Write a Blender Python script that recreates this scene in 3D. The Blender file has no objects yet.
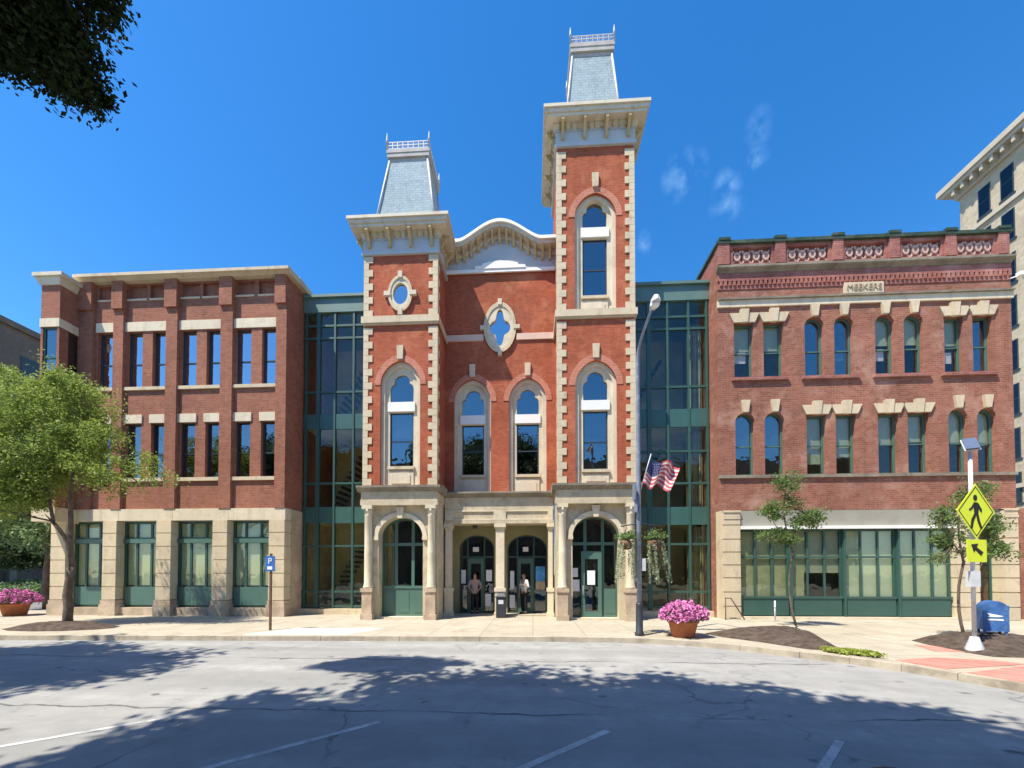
import bpy, bmesh, math, random
import numpy as np
from mathutils import Vector, Matrix
R = math.radians
PI = math.pi
random.seed(7); rng = np.random.default_rng(11)
sc = bpy.context.scene
COL = sc.collection

# ------------------------------------------------------------------ camera, sky, sun
cam = bpy.data.cameras.new('camera'); co = bpy.data.objects.new('camera', cam); COL.objects.link(co)
co.location = (0, 0, 1.85); co.rotation_euler = (R(91.2), 0, R(3.0))
cam.sensor_width = 36; cam.lens = 400 * 36 / 1024; cam.shift_y = 0.1778
cam.clip_start = .05; cam.clip_end = 3000
sc.camera = co
SUN = Vector((-2.33, -1.98, 5.4)).normalized()            # towards the sun
sl = bpy.data.lights.new('sun', 'SUN'); so = bpy.data.objects.new('sun', sl); COL.objects.link(so)
sl.energy = 4.7; sl.angle = R(.53); sl.color = (1, .92, .79)
so.rotation_euler = SUN.to_track_quat('Z', 'Y').to_euler(); so.location = (-20, -20, 60)
w = bpy.data.worlds.new('World'); sc.world = w; w.use_nodes = True
nt = w.node_tree; nt.nodes.clear()
sky = nt.nodes.new('ShaderNodeTexSky'); sky.sky_type = 'NISHITA'; sky.sun_disc = False
sky.sun_elevation = math.asin(SUN.z); sky.sun_rotation = math.atan2(SUN.x, SUN.y)
sky.altitude = 300; sky.air_density = 1.0; sky.dust_density = .3; sky.ozone_density = 2.5
hs = nt.nodes.new('ShaderNodeHueSaturation'); hs.inputs['Saturation'].default_value = 1.36; hs.inputs['Value'].default_value = 1.5
hs.inputs['Hue'].default_value = .502
nt.links.new(sky.outputs[0], hs.inputs['Color'])
tc = nt.nodes.new('ShaderNodeTexCoord')
# small wisps of cloud, placed by direction in the sky
def cloud_mask():
    acc = None
    nz = nt.nodes.new('ShaderNodeTexNoise'); nz.inputs['Scale'].default_value = 34; nz.inputs['Detail'].default_value = 7
    nt.links.new(tc.outputs['Generated'], nz.inputs['Vector'])
    for (d, rad, amp) in CLOUDS:
        sb = nt.nodes.new('ShaderNodeVectorMath'); sb.operation = 'SUBTRACT'; sb.inputs[1].default_value = d
        nt.links.new(tc.outputs['Generated'], sb.inputs[0])
        mu = nt.nodes.new('ShaderNodeVectorMath'); mu.operation = 'MULTIPLY'; mu.inputs[1].default_value = (1/rad[0], 1/rad[1], 1/rad[2])
        nt.links.new(sb.outputs[0], mu.inputs[0])
        ln = nt.nodes.new('ShaderNodeVectorMath'); ln.operation = 'LENGTH'; nt.links.new(mu.outputs[0], ln.inputs[0])
        mr = nt.nodes.new('ShaderNodeMapRange'); mr.inputs[1].default_value = 1; mr.inputs[2].default_value = 0
        mr.inputs[3].default_value = 0; mr.inputs[4].default_value = amp
        nt.links.new(ln.outputs['Value'], mr.inputs[0])
        if acc is None: acc = mr.outputs[0]
        else:
            mx = nt.nodes.new('ShaderNodeMath'); mx.operation = 'MAXIMUM'
            nt.links.new(acc, mx.inputs[0]); nt.links.new(mr.outputs[0], mx.inputs[1]); acc = mx.outputs[0]
    nr = nt.nodes.new('ShaderNodeMapRange'); nr.inputs[1].default_value = .42; nr.inputs[2].default_value = .72
    nt.links.new(nz.outputs[0], nr.inputs[0])
    m = nt.nodes.new('ShaderNodeMath'); m.operation = 'MULTIPLY'
    nt.links.new(acc, m.inputs[0]); nt.links.new(nr.outputs[0], m.inputs[1])
    return m.outputs[0]
def _dir(px, py):
    v = Vector(((px-533)/400, 1, (574.5-py)/400)); return tuple(v.normalized())
CLOUDS = [(_dir(685, 175), (.042, .04, .04), .36), (_dir(726, 188), (.028, .03, .026), .36), (_dir(752, 165), (.024, .026, .02), .36),
          (_dir(757, 132), (.022, .024, .045), .2), (_dir(726, 210), (.034, .024, .024), .28), (_dir(644, 243), (.016, .016, .04), .25)]
ca = cloud_mask()
mixc = nt.nodes.new('ShaderNodeMix'); mixc.data_type = 'RGBA'
nt.links.new(ca, mixc.inputs[0]); nt.links.new(hs.outputs[0], mixc.inputs[6]); mixc.inputs[7].default_value = (4.6, 7.2, 9.6, 1)
bg = nt.nodes.new('ShaderNodeBackground'); bg.inputs[1].default_value = .10
wo = nt.nodes.new('ShaderNodeOutputWorld')
nt.links.new(mixc.outputs[2], bg.inputs[0]); nt.links.new(bg.outputs[0], wo.inputs[0])
sc.view_settings.view_transform = 'Standard'; sc.view_settings.look = 'None'
sc.view_settings.exposure = 0.85; sc.view_settings.gamma = 1; sc.view_settings.use_curve_mapping = False

# ------------------------------------------------------------------ materials
def _bsdf(name):
    m = bpy.data.materials.new(name); m.use_nodes = True
    n = m.node_tree; b = n.nodes['Principled BSDF']; b.inputs['Specular IOR Level'].default_value = .12
    return m, n, b
def _mixrgb(n, fac, a, b, blend='MIX'):
    x = n.nodes.new('ShaderNodeMix'); x.data_type = 'RGBA'; x.blend_type = blend
    for s, v in ((0, fac), (6, a), (7, b)):
        if hasattr(v, 'is_output'): n.links.new(v, x.inputs[s])
        elif s == 0: x.inputs[0].default_value = v
        else: x.inputs[s].default_value = (*v, 1) if len(v) == 3 else v
    return x.outputs[2]
def _noise(n, scale, detail=5, rough=.6, vec=None, lo=.35, hi=.65):
    t = n.nodes.new('ShaderNodeTexNoise'); t.inputs['Scale'].default_value = scale
    t.inputs['Detail'].default_value = detail; t.inputs['Roughness'].default_value = rough
    if vec is None:
        g = n.nodes.new('ShaderNodeNewGeometry'); vec = g.outputs['Position']
    n.links.new(vec, t.inputs['Vector'])
    r = n.nodes.new('ShaderNodeMapRange'); r.inputs[1].default_value = lo; r.inputs[2].default_value = hi
    n.links.new(t.outputs[0], r.inputs[0]); return r.outputs[0]
def _bump(n, b, h, strength=.3, dist=.01):
    bp = n.nodes.new('ShaderNodeBump'); bp.inputs['Strength'].default_value = strength; bp.inputs['Distance'].default_value = dist
    n.links.new(h, bp.inputs['Height']); n.links.new(bp.outputs[0], b.inputs['Normal'])
def sc3(c, k): return tuple(min(1, x*k) for x in c)
def plain(name, c, rough=.6, var=.18, s1=1.3, s2=30, metal=0, bump=.15, dirt=None):
    m, n, b = _bsdf(name)
    a = _mixrgb(n, _noise(n, s1), sc3(c, 1-var), sc3(c, 1+var*.7))
    o = _mixrgb(n, _noise(n, s2, 3), sc3(c, 1-var*.8), a) if s2 else a
    x = _mixrgb(n, .6, o, a)
    if dirt:
        x = _mixrgb(n, _noise(n, dirt[1], 6, .7, lo=.5, hi=.75), x, dirt[0])
    if rough >= .8 and dirt and bump: x = streaks(n, x, .74, 3.0, .3)
    n.links.new(x, b.inputs['Base Color']); b.inputs['Roughness'].default_value = rough; b.inputs['Metallic'].default_value = metal; b.inputs['Specular IOR Level'].default_value = .5 if rough < .55 else .15
    if bump: _bump(n, b, _noise(n, s2 or 20, 4), bump, .008)
    return m
def wallcoord(n):
    g = n.nodes.new('ShaderNodeNewGeometry'); s = n.nodes.new('ShaderNodeSeparateXYZ'); n.links.new(g.outputs['Position'], s.inputs[0])
    a = n.nodes.new('ShaderNodeMath'); n.links.new(s.outputs[0], a.inputs[0]); n.links.new(s.outputs[1], a.inputs[1])
    c = n.nodes.new('ShaderNodeCombineXYZ'); n.links.new(a.outputs[0], c.inputs[0]); n.links.new(s.outputs[2], c.inputs[1])
    return c.outputs[0]
def brick(name, c1, c2, mortar, stain=None, patch=None, bw=.22, rh=.075, msize=.012, var=.25, bump=.5):
    m, n, b = _bsdf(name)
    v = wallcoord(n)
    t = n.nodes.new('ShaderNodeTexBrick'); n.links.new(v, t.inputs['Vector'])
    t.inputs['Scale'].default_value = 1; t.inputs['Brick Width'].default_value = bw; t.inputs['Row Height'].default_value = rh
    t.inputs['Mortar Size'].default_value = msize; t.inputs['Mortar Smooth'].default_value = .3; t.inputs['Bias'].default_value = -.1
    t.inputs['Color1'].default_value = (*c1, 1); t.inputs['Color2'].default_value = (*c2, 1); t.inputs['Mortar'].default_value = (*mortar, 1)
    x = _mixrgb(n, _noise(n, .55, 6, .65, lo=.3, hi=.7), sc3((1-var,)*3, 1), (1.0+var*.5,)*3)
    x = _mixrgb(n, 1, t.outputs['Color'], x, 'MULTIPLY')
    x = _mixrgb(n, _noise(n, 5, 4, .6, lo=.45, hi=.75), x, _mixrgb(n, 1, x, (.8, .78, .78), 'MULTIPLY'))
    if patch: x = _mixrgb(n, _noise(n, .9, 7, .7, lo=.52, hi=.7), x, patch)
    x = streaks(n, x)
    if stain: x = _mixrgb(n, _noise(n, .35, 6, .7, lo=.55, hi=.8), x, stain)
    n.links.new(x, b.inputs['Base Color']); b.inputs['Roughness'].default_value = .88
    inv = n.nodes.new('ShaderNodeMath'); inv.operation = 'SUBTRACT'; inv.inputs[0].default_value = 1; n.links.new(t.outputs['Fac'], inv.inputs[1])
    _bump(n, b, inv.outputs[0], bump, .008)
    return m
def streaks(n, x, amt=.78, sx=2.2, sz=.22):
    mp = n.nodes.new('ShaderNodeMapping'); mp.inputs['Scale'].default_value = (sx, sz, 1); n.links.new(wallcoord(n), mp.inputs[0])
    return _mixrgb(n, _noise(n, 1, 6, .7, mp.outputs[0], .52, .78), x, _mixrgb(n, 1, x, (amt, amt*.97, amt*.92), 'MULTIPLY'))
def glassm(name, tint=(.34, .40, .40), fmin=.16, fmax=.85, refl=(.95, .98, 1), wav=.04):
    m = bpy.data.materials.new(name); m.use_nodes = True; n = m.node_tree; n.nodes.clear()
    o = n.nodes.new('ShaderNodeOutputMaterial'); mx = n.nodes.new('ShaderNodeMixShader')
    tr = n.nodes.new('ShaderNodeBsdfTransparent'); tr.inputs[0].default_value = (*tint, 1)
    gl = n.nodes.new('ShaderNodeBsdfGlossy'); gl.inputs['Roughness'].default_value = .015; gl.inputs[0].default_value = (*refl, 1)
    lf = n.nodes.new('ShaderNodeLayerWeight'); lf.inputs['Blend'].default_value = .5
    lw = n.nodes.new('ShaderNodeMath'); lw.operation = 'POWER'; lw.inputs[1].default_value = 4.5; n.links.new(lf.outputs['Facing'], lw.inputs[0])
    mr = n.nodes.new('ShaderNodeMapRange'); mr.inputs[1].default_value = 0; mr.inputs[2].default_value = 1
    mr.inputs[3].default_value = fmin; mr.inputs[4].default_value = fmax
    n.links.new(lw.outputs[0], mr.inputs[0]); n.links.new(mr.outputs[0], mx.inputs[0])
    bp = n.nodes.new('ShaderNodeBump'); bp.inputs['Strength'].default_value = wav; bp.inputs['Distance'].default_value = .05
    n.links.new(_noise(n, 1.7, 2), bp.inputs['Height']); n.links.new(bp.outputs[0], gl.inputs['Normal'])
    n.links.new(tr.outputs[0], mx.inputs[1]); n.links.new(gl.outputs[0], mx.inputs[2]); n.links.new(mx.outputs[0], o.inputs[0])
    return m
def leafm(name, c1, c2, trans=.35):
    m = bpy.data.materials.new(name); m.use_nodes = True; n = m.node_tree; b = n.nodes['Principled BSDF']
    o = n.nodes['Material Output']
    x = _mixrgb(n, _noise(n, 1.1, 3), c1, c2); x = _mixrgb(n, _noise(n, 14, 2, lo=.3, hi=.7), x, sc3(c2, 1.25))
    n.links.new(x, b.inputs['Base Color']); b.inputs['Roughness'].default_value = .6; b.inputs['Specular IOR Level'].default_value = .5 if trans > .2 else .05
    t = n.nodes.new('ShaderNodeBsdfTranslucent'); n.links.new(x, t.inputs[0])
    mx = n.nodes.new('ShaderNodeMixShader'); mx.inputs[0].default_value = trans
    n.links.new(b.outputs[0], mx.inputs[1]); n.links.new(t.outputs[0], mx.inputs[2]); n.links.new(mx.outputs[0], o.inputs[0])
    return m
M = {}
M['brick_left'] = brick('red_brown_brick', (.30, .105, .064), (.39, .15, .092), (.30, .18, .13), var=.2)
M['brick_mid'] = brick('orange_red_brick', (.38, .092, .047), (.48, .128, .062), (.36, .13, .075), stain=(.29, .13, .075), patch=(.50, .19, .10), var=.22)
M['brick_arch'] = brick('arch_ring_brick', (.50, .16, .10), (.60, .22, .14), (.5, .28, .2), bw=.1, rh=.1, var=.1)
M['brick_right'] = brick('old_rose_brick', (.28, .095, .062), (.385, .15, .098), (.30, .19, .14), stain=(.21, .105, .08), patch=(.42, .24, .18), var=.28)
M['brick_parapet'] = brick('parapet_brick', (.30, .095, .075), (.42, .15, .12), (.33, .2, .17), patch=(.45, .24, .2), var=.25)
M['limestone'] = plain('cream_limestone', (.62, .52, .36), .82, .12, 1.1, 25, dirt=((.42, .34, .24), 2.2))
M['stone_pale'] = plain('pale_cut_stone', (.66, .58, .43), .82, .1, 1.0, 25, dirt=((.50, .42, .30), 2.4))
M['rough_stone'] = plain('tan_sandstone_blocks', (.50, .40, .29), .85, .25, 1.6, 14, bump=.5, dirt=((.36, .24, .17), 1.8))
M['portico_stone'] = plain('weathered_portico_stone', (.56, .48, .34), .85, .14, 1.2, 20, dirt=((.34, .27, .18), 2.6))
M['weathered'] = plain('dark_weathered_stone', (.27, .235, .18), .9, .3, 1.6, 22, bump=.4, dirt=((.13, .115, .095), 3))
M['white_paint'] = plain('white_paint', (.80, .79, .74), .5, .05, 2, 0, bump=0)
M['cornice_paint'] = plain('cream_painted_cornice', (.60, .54, .42), .6, .07, 1.4, 0, bump=0, dirt=((.42, .36, .27), 3))
M['frieze_paint'] = plain('grey_painted_frieze', (.46, .49, .50), .6, .07, 1.4, 0, bump=0)
M['curb_paint'] = plain('weathered_curb_paint', (.40, .38, .36), .7, .15, 2, 0, bump=0)
M['bracket_paint'] = plain('ochre_painted_bracket', (.50, .38, .20), .6, .1, 2, 0, bump=0)
M['green'] = plain('dark_green_paint', (.036, .092, .075), .42, .08, 1.5, 0, bump=0)
M['green_light'] = plain('sage_green_paint', (.075, .155, .125), .45, .08, 1.5, 0, bump=0)
M['green_panel'] = plain('green_spandrel_panel', (.045, .115, .098), .35, .08, 1.5, 0, bump=0)
M['copper'] = plain('green_standing_seam_metal', (.11, .19, .165), .4, .1, 1.5, 0, bump=0)
M['dark_cap'] = plain('dark_green_coping', (.045, .075, .055), .6, .3, 2.5, 12, dirt=((.12, .14, .09), 3))
M['slate'] = brick('pale_blue_metal_shingles', (.30, .38, .41), (.36, .44, .47), (.24, .31, .35), bw=.24, rh=.12, msize=.012, var=.08, bump=.3)
M['iron'] = plain('pale_cresting_metal', (.46, .47, .48), .5, .1, 3, 0, bump=0)
M['roof'] = plain('dark_flat_roof', (.09, .09, .09), .9, .2)
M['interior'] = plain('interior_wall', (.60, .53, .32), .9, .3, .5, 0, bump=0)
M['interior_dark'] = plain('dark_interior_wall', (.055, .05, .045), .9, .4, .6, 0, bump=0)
M['porch_wall'] = plain('olive_porch_wall', (.34, .31, .17), .8, .12, 1.2, 0, bump=0)
M['blind'] = plain('pale_roller_blind', (.62, .63, .50), .8, .05, 2, 0, bump=0)
M['blind_grey'] = plain('grey_roller_blind', (.42, .41, .34), .8, .06, 2, 0, bump=0)
M['curtain'] = plain('beige_curtain', (.46, .43, .29), .9, .2, 3, 9, bump=0)
M['fascia'] = plain('grey_shop_fascia', (.31, .295, .245), .6, .08, 1.4, 0, bump=0)
M['paper'] = plain('white_paper', (.82, .82, .84), .6, .04, 3, 0, bump=0)
M['paper_pink'] = plain('pale_pink_window_card', (.74, .58, .66), .6, .1, 6, 0, bump=0)
M['glass'] = glassm('window_glass', fmin=.19, fmax=.95, tint=(.5, .55, .54))
M['glass_clear'] = glassm('shop_glass', tint=(.88, .92, .86), fmin=.045, fmax=.9)
M['glass_atrium'] = glassm('atrium_glass', tint=(.92, .94, .86), fmin=.035, fmax=.9, wav=.08)
M['glass_far'] = glassm('distant_window_glass', tint=(.3, .3, .3), fmin=.06, fmax=.5)
M['glass_door'] = glassm('door_glass', tint=(.75, .78, .76), fmin=.08, fmax=.8)
M['cream_tower'] = brick('cream_glazed_brick', (.47, .40, .28), (.53, .46, .33), (.42, .36, .27), bw=.6, rh=.3, var=.1, bump=.2)
M['cream_trim'] = plain('cream_terracotta', (.48, .43, .34), .7, .1, 1, 0)
M['asphalt_far'] = plain('worn_asphalt', (.2, .2, .195), .95, .14, .8, 60)

# ------------------------------------------------------------------ mesh helpers
def wloc(o):
    v = Vector((0, 0, 0))
    while o is not None:
        v += o.location; o = o.parent
    return v
class MB:
    def __init__(s): s.v = []; s.f = []; s.mi = []; s.sm = []
    def add(s, vs, fs, mi=0, sm=False):
        k = len(s.v); s.v += [tuple(p) for p in vs]
        for f in fs: s.f.append(tuple(i+k for i in f)); s.mi.append(mi); s.sm.append(sm)
        return s
    def box(s, x0, x1, y0, y1, z0, z1, mi=0):
        if x0 > x1: x0, x1 = x1, x0
        vs = [(x0, y0, z0), (x1, y0, z0), (x1, y1, z0), (x0, y1, z0), (x0, y0, z1), (x1, y0, z1), (x1, y1, z1), (x0, y1, z1)]
        return s.add(vs, [(3, 2, 1, 0), (4, 5, 6, 7), (0, 1, 5, 4), (1, 2, 6, 5), (2, 3, 7, 6), (3, 0, 4, 7)], mi)
    def frus(s, c0, hx0, hy0, z0, c1, hx1, hy1, z1, mi=0):
        vs = [(c0[0]-hx0, c0[1]-hy0, z0), (c0[0]+hx0, c0[1]-hy0, z0), (c0[0]+hx0, c0[1]+hy0, z0), (c0[0]-hx0, c0[1]+hy0, z0),
              (c1[0]-hx1, c1[1]-hy1, z1), (c1[0]+hx1, c1[1]-hy1, z1), (c1[0]+hx1, c1[1]+hy1, z1), (c1[0]-hx1, c1[1]+hy1, z1)]
        return s.add(vs, [(3, 2, 1, 0), (4, 5, 6, 7), (0, 1, 5, 4), (1, 2, 6, 5), (2, 3, 7, 6), (3, 0, 4, 7)], mi)
    def prism(s, poly, y0, y1, mi=0):            # convex-ish polygon in XZ pushed through Y
        n = len(poly)
        vs = [(x, y0, z) for x, z in poly] + [(x, y1, z) for x, z in poly]
        fs = [tuple(range(n)), tuple(range(2*n-1, n-1, -1))] + [(i, i+n, (i+1) % n+n, (i+1) % n) for i in range(n)]
        return s.add(vs, fs, mi)
    def prismx(s, poly, x0, x1, mi=0):           # polygon in YZ pushed through X
        n = len(poly)
        vs = [(x0, y, z) for y, z in poly] + [(x1, y, z) for y, z in poly]
        fs = [tuple(range(n)), tuple(range(2*n-1, n-1, -1))] + [(i, i+n, (i+1) % n+n, (i+1) % n) for i in range(n)]
        return s.add(vs, fs, mi)
    def prismz(s, poly, z0, z1, mi=0):
        n = len(poly)
        vs = [(x, y, z0) for x, y in poly] + [(x, y, z1) for x, y in poly]
        fs = [tuple(range(n-1, -1, -1)), tuple(range(n, 2*n))] + [(i, (i+1) % n, (i+1) % n+n, i+n) for i in range(n)]
        return s.add(vs, fs, mi)
    def plate(s, outer, holes, y0, y1, mi=0):    # XZ plate with holes
        cu = bpy.data.curves.new('t', 'CURVE'); cu.dimensions = '2D'; cu.fill_mode = 'BOTH'; cu.extrude = abs(y1-y0)/2
        for poly in [outer]+list(holes):
            sp = cu.splines.new('POLY'); sp.points.add(len(poly)-1)
            for i, (x, z) in enumerate(poly): sp.points[i].co = (x, z, 0, 1)
            sp.use_cyclic_u = True
        ob = bpy.data.objects.new('t', cu); COL.objects.link(ob)
        dg = bpy.context.evaluated_depsgraph_get(); me = bpy.data.meshes.new_from_object(ob.evaluated_get(dg))
        ym = (y0+y1)/2
        s.add([(v.co.x, ym-v.co.z, v.co.y) for v in me.vertices], [tuple(p.vertices) for p in me.polygons], mi)
        bpy.data.objects.remove(ob); bpy.data.curves.remove(cu); bpy.data.meshes.remove(me)
        return s
    def lathe(s, prof, cx, cy, n=16, mi=0, sm=True):
        k = len(prof); vs = []
        for i in range(n):
            a = 2*PI*i/n
            for r, z in prof: vs.append((cx+r*math.cos(a), cy+r*math.sin(a), z))
        fs = [(i*k+j, ((i+1) % n)*k+j, ((i+1) % n)*k+j+1, i*k+j+1) for i in range(n) for j in range(k-1)]
        fs += [tuple(i*k for i in range(n-1, -1, -1)), tuple(i*k+k-1 for i in range(n))]
        return s.add(vs, fs, mi, sm)
    def tube(s, pts, rad, n=8, mi=0, cap=True):
        pts = [Vector(p) for p in pts]; rad = rad if isinstance(rad, (list, tuple)) else [rad]*len(pts)
        vs = []
        for i, p in enumerate(pts):
            d = (pts[min(i+1, len(pts)-1)]-pts[max(i-1, 0)]).normalized()
            a = d.cross(Vector((0, 1, 0)) if abs(d.y) < .9 else Vector((1, 0, 0))).normalized(); b = d.cross(a)
            for j in range(n):
                t = 2*PI*j/n; vs.append(p+(a*math.cos(t)+b*math.sin(t))*rad[i])
        fs = [(i*n+j, i*n+(j+1) % n, (i+1)*n+(j+1) % n, (i+1)*n+j) for i in range(len(pts)-1) for j in range(n)]
        if cap: fs += [tuple(range(n-1, -1, -1)), tuple((len(pts)-1)*n+j for j in range(n))]
        return s.add(vs, fs, mi, True)
    def build(s, name, mats, parent=None, loc=None, bevel=0):
        base = wloc(parent) if parent else Vector((0, 0, 0))
        if loc is not None: base = base+Vector(loc)
        me = bpy.data.meshes.new(name)
        me.from_pydata([(x-base.x, y-base.y, z-base.z) for x, y, z in s.v], [], s.f)
        for p, a, b in zip(me.polygons, s.mi, s.sm): p.material_index = a; p.use_smooth = b
        bm = bmesh.new(); bm.from_mesh(me); bmesh.ops.recalc_face_normals(bm, faces=bm.faces)
        bm.to_mesh(me); bm.free()
        for m in (mats if isinstance(mats, (list, tuple)) else [mats]): me.materials.append(M[m] if isinstance(m, str) else m)
        o = bpy.data.objects.new(name, me); COL.objects.link(o)
        if parent: o.parent = parent
        if loc is not None: o.location = loc
        return o
def tag(o, label=None, cat=None, group=None, kind=None):
    if label: o['label'] = label
    if cat: o['category'] = cat
    if group: o['group'] = group
    if kind: o['kind'] = kind
    return o
def thing(name, label, cat, loc=(0, 0, 0), rz=0, group=None):
    o = bpy.data.objects.new(name, None); COL.objects.link(o); o.location = loc; o.rotation_euler = (0, 0, rz)
    return tag(o, label, cat, group)
def copy_tree(o, parent=None):
    c = o.copy(); COL.objects.link(c); c.parent = parent
    for ch in list(o.children): copy_tree(ch, c)
    return c
def arch(x0, x1, z0, z1, rise=0, n=14, pt=0):
    if rise <= 0: return [(x0, z0), (x1, z0), (x1, z1), (x0, z1)]
    c = (x0+x1)/2; h = (x1-x0)/2; zs = z1-rise
    p = [(x0, z0), (x1, z0)]
    for i in range(n+1):
        a = PI*i/n; s_ = math.sin(a)
        p.append((c+h*math.cos(a), zs+rise*(s_*(1-pt)+pt*(1-abs(math.cos(a))))))
    return p
def oval(cx, cz, rx, rz, n=28): return [(cx+rx*math.cos(2*PI*i/n), cz+rz*math.sin(2*PI*i/n)) for i in range(n)]
def trefoil(cx, hw, z0, z1):
    h = z1-z0
    half = [(.98, 0), (1, .25), (1, .45), (.95, .57), (.84, .64), (.70, .66), (.66, .70), (.64, .80), (.52, .90), (.33, .965), (.15, .99), (0, 1)]
    p = [(cx+x*hw, z0+z*h) for x, z in half]
    return p+[(2*cx-x, z) for x, z in reversed(p[:-1])]
def quatre(cx, cz, rx, rz, n=40):
    p = []
    for i in range(n):
        a = 2*PI*i/n; k = .80+.20*math.cos(4*a)
        p.append((cx+rx*k*math.cos(a)*1.0, cz+rz*k*math.sin(a)))
    return p

def window(par, x0, x1, z0, z1, yf, rise=0, rev=.16, fw=.06, fm='green', gm='glass', bars_x=(), bars_z=(), blind=None, bfrac=.5, card=None, mw=.045, name='window', dark=True):
    """window: frame mesh with pane (and blind / card) under it"""
    m = MB(); y = yf+rev
    m.plate(arch(x0, x1, z0, z1, rise), [arch(x0+fw, x1-fw, z0+fw, z1-fw, rise*.9 if rise else 0)], y, y+.08)
    for bx in bars_x: m.box(bx-mw/2, bx+mw/2, y+.01, y+.07, z0+fw, z1-fw-(.02 if rise else 0))
    for bz in bars_z: m.box(x0+fw, x1-fw, y-.004, y+.066, bz-mw/2, bz+mw/2)
    f = m.build(name, fm, par)
    MB().plate(arch(x0+fw*.5, x1-fw*.5, z0+fw*.5, z1-fw*.5, rise*.95 if rise else 0), [], y+.035, y+.045).build('pane', gm, f)
    if blind:
        zb = z1-fw-(z1-z0-2*fw)*bfrac
        MB().plate(arch(x0+fw*.6, x1-fw*.6, zb, z1-fw*.6, rise*.9 if rise else 0), [], y+.10, y+.112).build('blind', blind, f)
    if card:
        cm, cz0, cz1, cx0, cx1 = card
        wd = x1-x0; hh = z1-z0
        MB().box(x0+wd*cx0, x0+wd*cx1, y+.082, y+.09, z0+hh*cz0, z0+hh*cz1).build('window_card', cm, f)
    return f

def text_mesh(txt, size, depth, name, mat, parent, loc, rot, spacing=1.0):
    cu = bpy.data.curves.new('t', 'FONT'); cu.body = txt; cu.size = size; cu.extrude = depth; cu.align_x = 'CENTER'; cu.align_y = 'CENTER'; cu.space_character = spacing
    ob = bpy.data.objects.new('t', cu); COL.objects.link(ob)
    dg = bpy.context.evaluated_depsgraph_get(); me = bpy.data.meshes.new_from_object(ob.evaluated_get(dg)); bpy.data.objects.remove(ob)
    me.materials.clear(); me.materials.append(M[mat]); me.name = name
    o = bpy.data.objects.new(name, me); COL.objects.link(o); o.parent = parent; o.location = loc; o.rotation_euler = rot
    return o

def leaves(centers, size, name, mat, parent=None, flat=.0, aspect=.55):
    """centers: (N,3) world points -> leaf-shaped quads"""
    base = np.array(wloc(parent)) if parent else np.zeros(3)
    P = np.asarray(centers, float)-base; N = len(P)
    a = rng.normal(size=(N, 3)); a[:, 2] *= (1-flat*.6); a /= np.linalg.norm(a, axis=1)[:, None]
    b = np.cross(a, rng.normal(size=(N, 3))); b /= np.linalg.norm(b, axis=1)[:, None]
    s_ = size*(.6+.8*rng.random(N))[:, None]
    V = np.stack([P-a*s_*.5, P+b*s_*aspect*.5, P+a*s_*.5, P-b*s_*aspect*.5], 1).reshape(-1, 3)
    me = bpy.data.meshes.new(name); me.vertices.add(4*N); me.vertices.foreach_set('co', V.ravel().astype(np.float32))
    me.loops.add(4*N); me.loops.foreach_set('vertex_index', np.arange(4*N, dtype=np.int32))
    me.polygons.add(N); me.polygons.foreach_set('loop_start', np.arange(0, 4*N, 4, dtype=np.int32))
    try: me.polygons.foreach_set('loop_total', np.full(N, 4, dtype=np.int32))
    except Exception: pass
    me.update(); me.validate()
    me.materials.append(M[mat] if isinstance(mat, str) else mat)
    o = bpy.data.objects.new(name, me); COL.objects.link(o)
    if parent: o.parent = parent
    return o
def clump_pts(ells, nsub, nleaf, spread, shell=.55):
    out = []
    tot = sum(e[3]*e[4]*e[5] for e in ells)
    for (cx, cy, cz, rx, ry, rz) in ells:
        k = max(2, int(nsub*rx*ry*rz/tot))
        d = rng.normal(size=(k, 3)); d /= np.linalg.norm(d, axis=1)[:, None]
        r = (shell+(1-shell)*rng.random(k)**.7)[:, None]
        c = d*r*np.array([rx, ry, rz])+np.array([cx, cy, cz])
        sp = spread*(.5+rng.random(k))
        for i in range(k):
            q = np.clip(rng.normal(size=(nleaf, 3)), -1.9, 1.9)*sp[i]*np.array([1, 1, .62]); out.append(c[i]+q)
    return np.concatenate(out)

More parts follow.
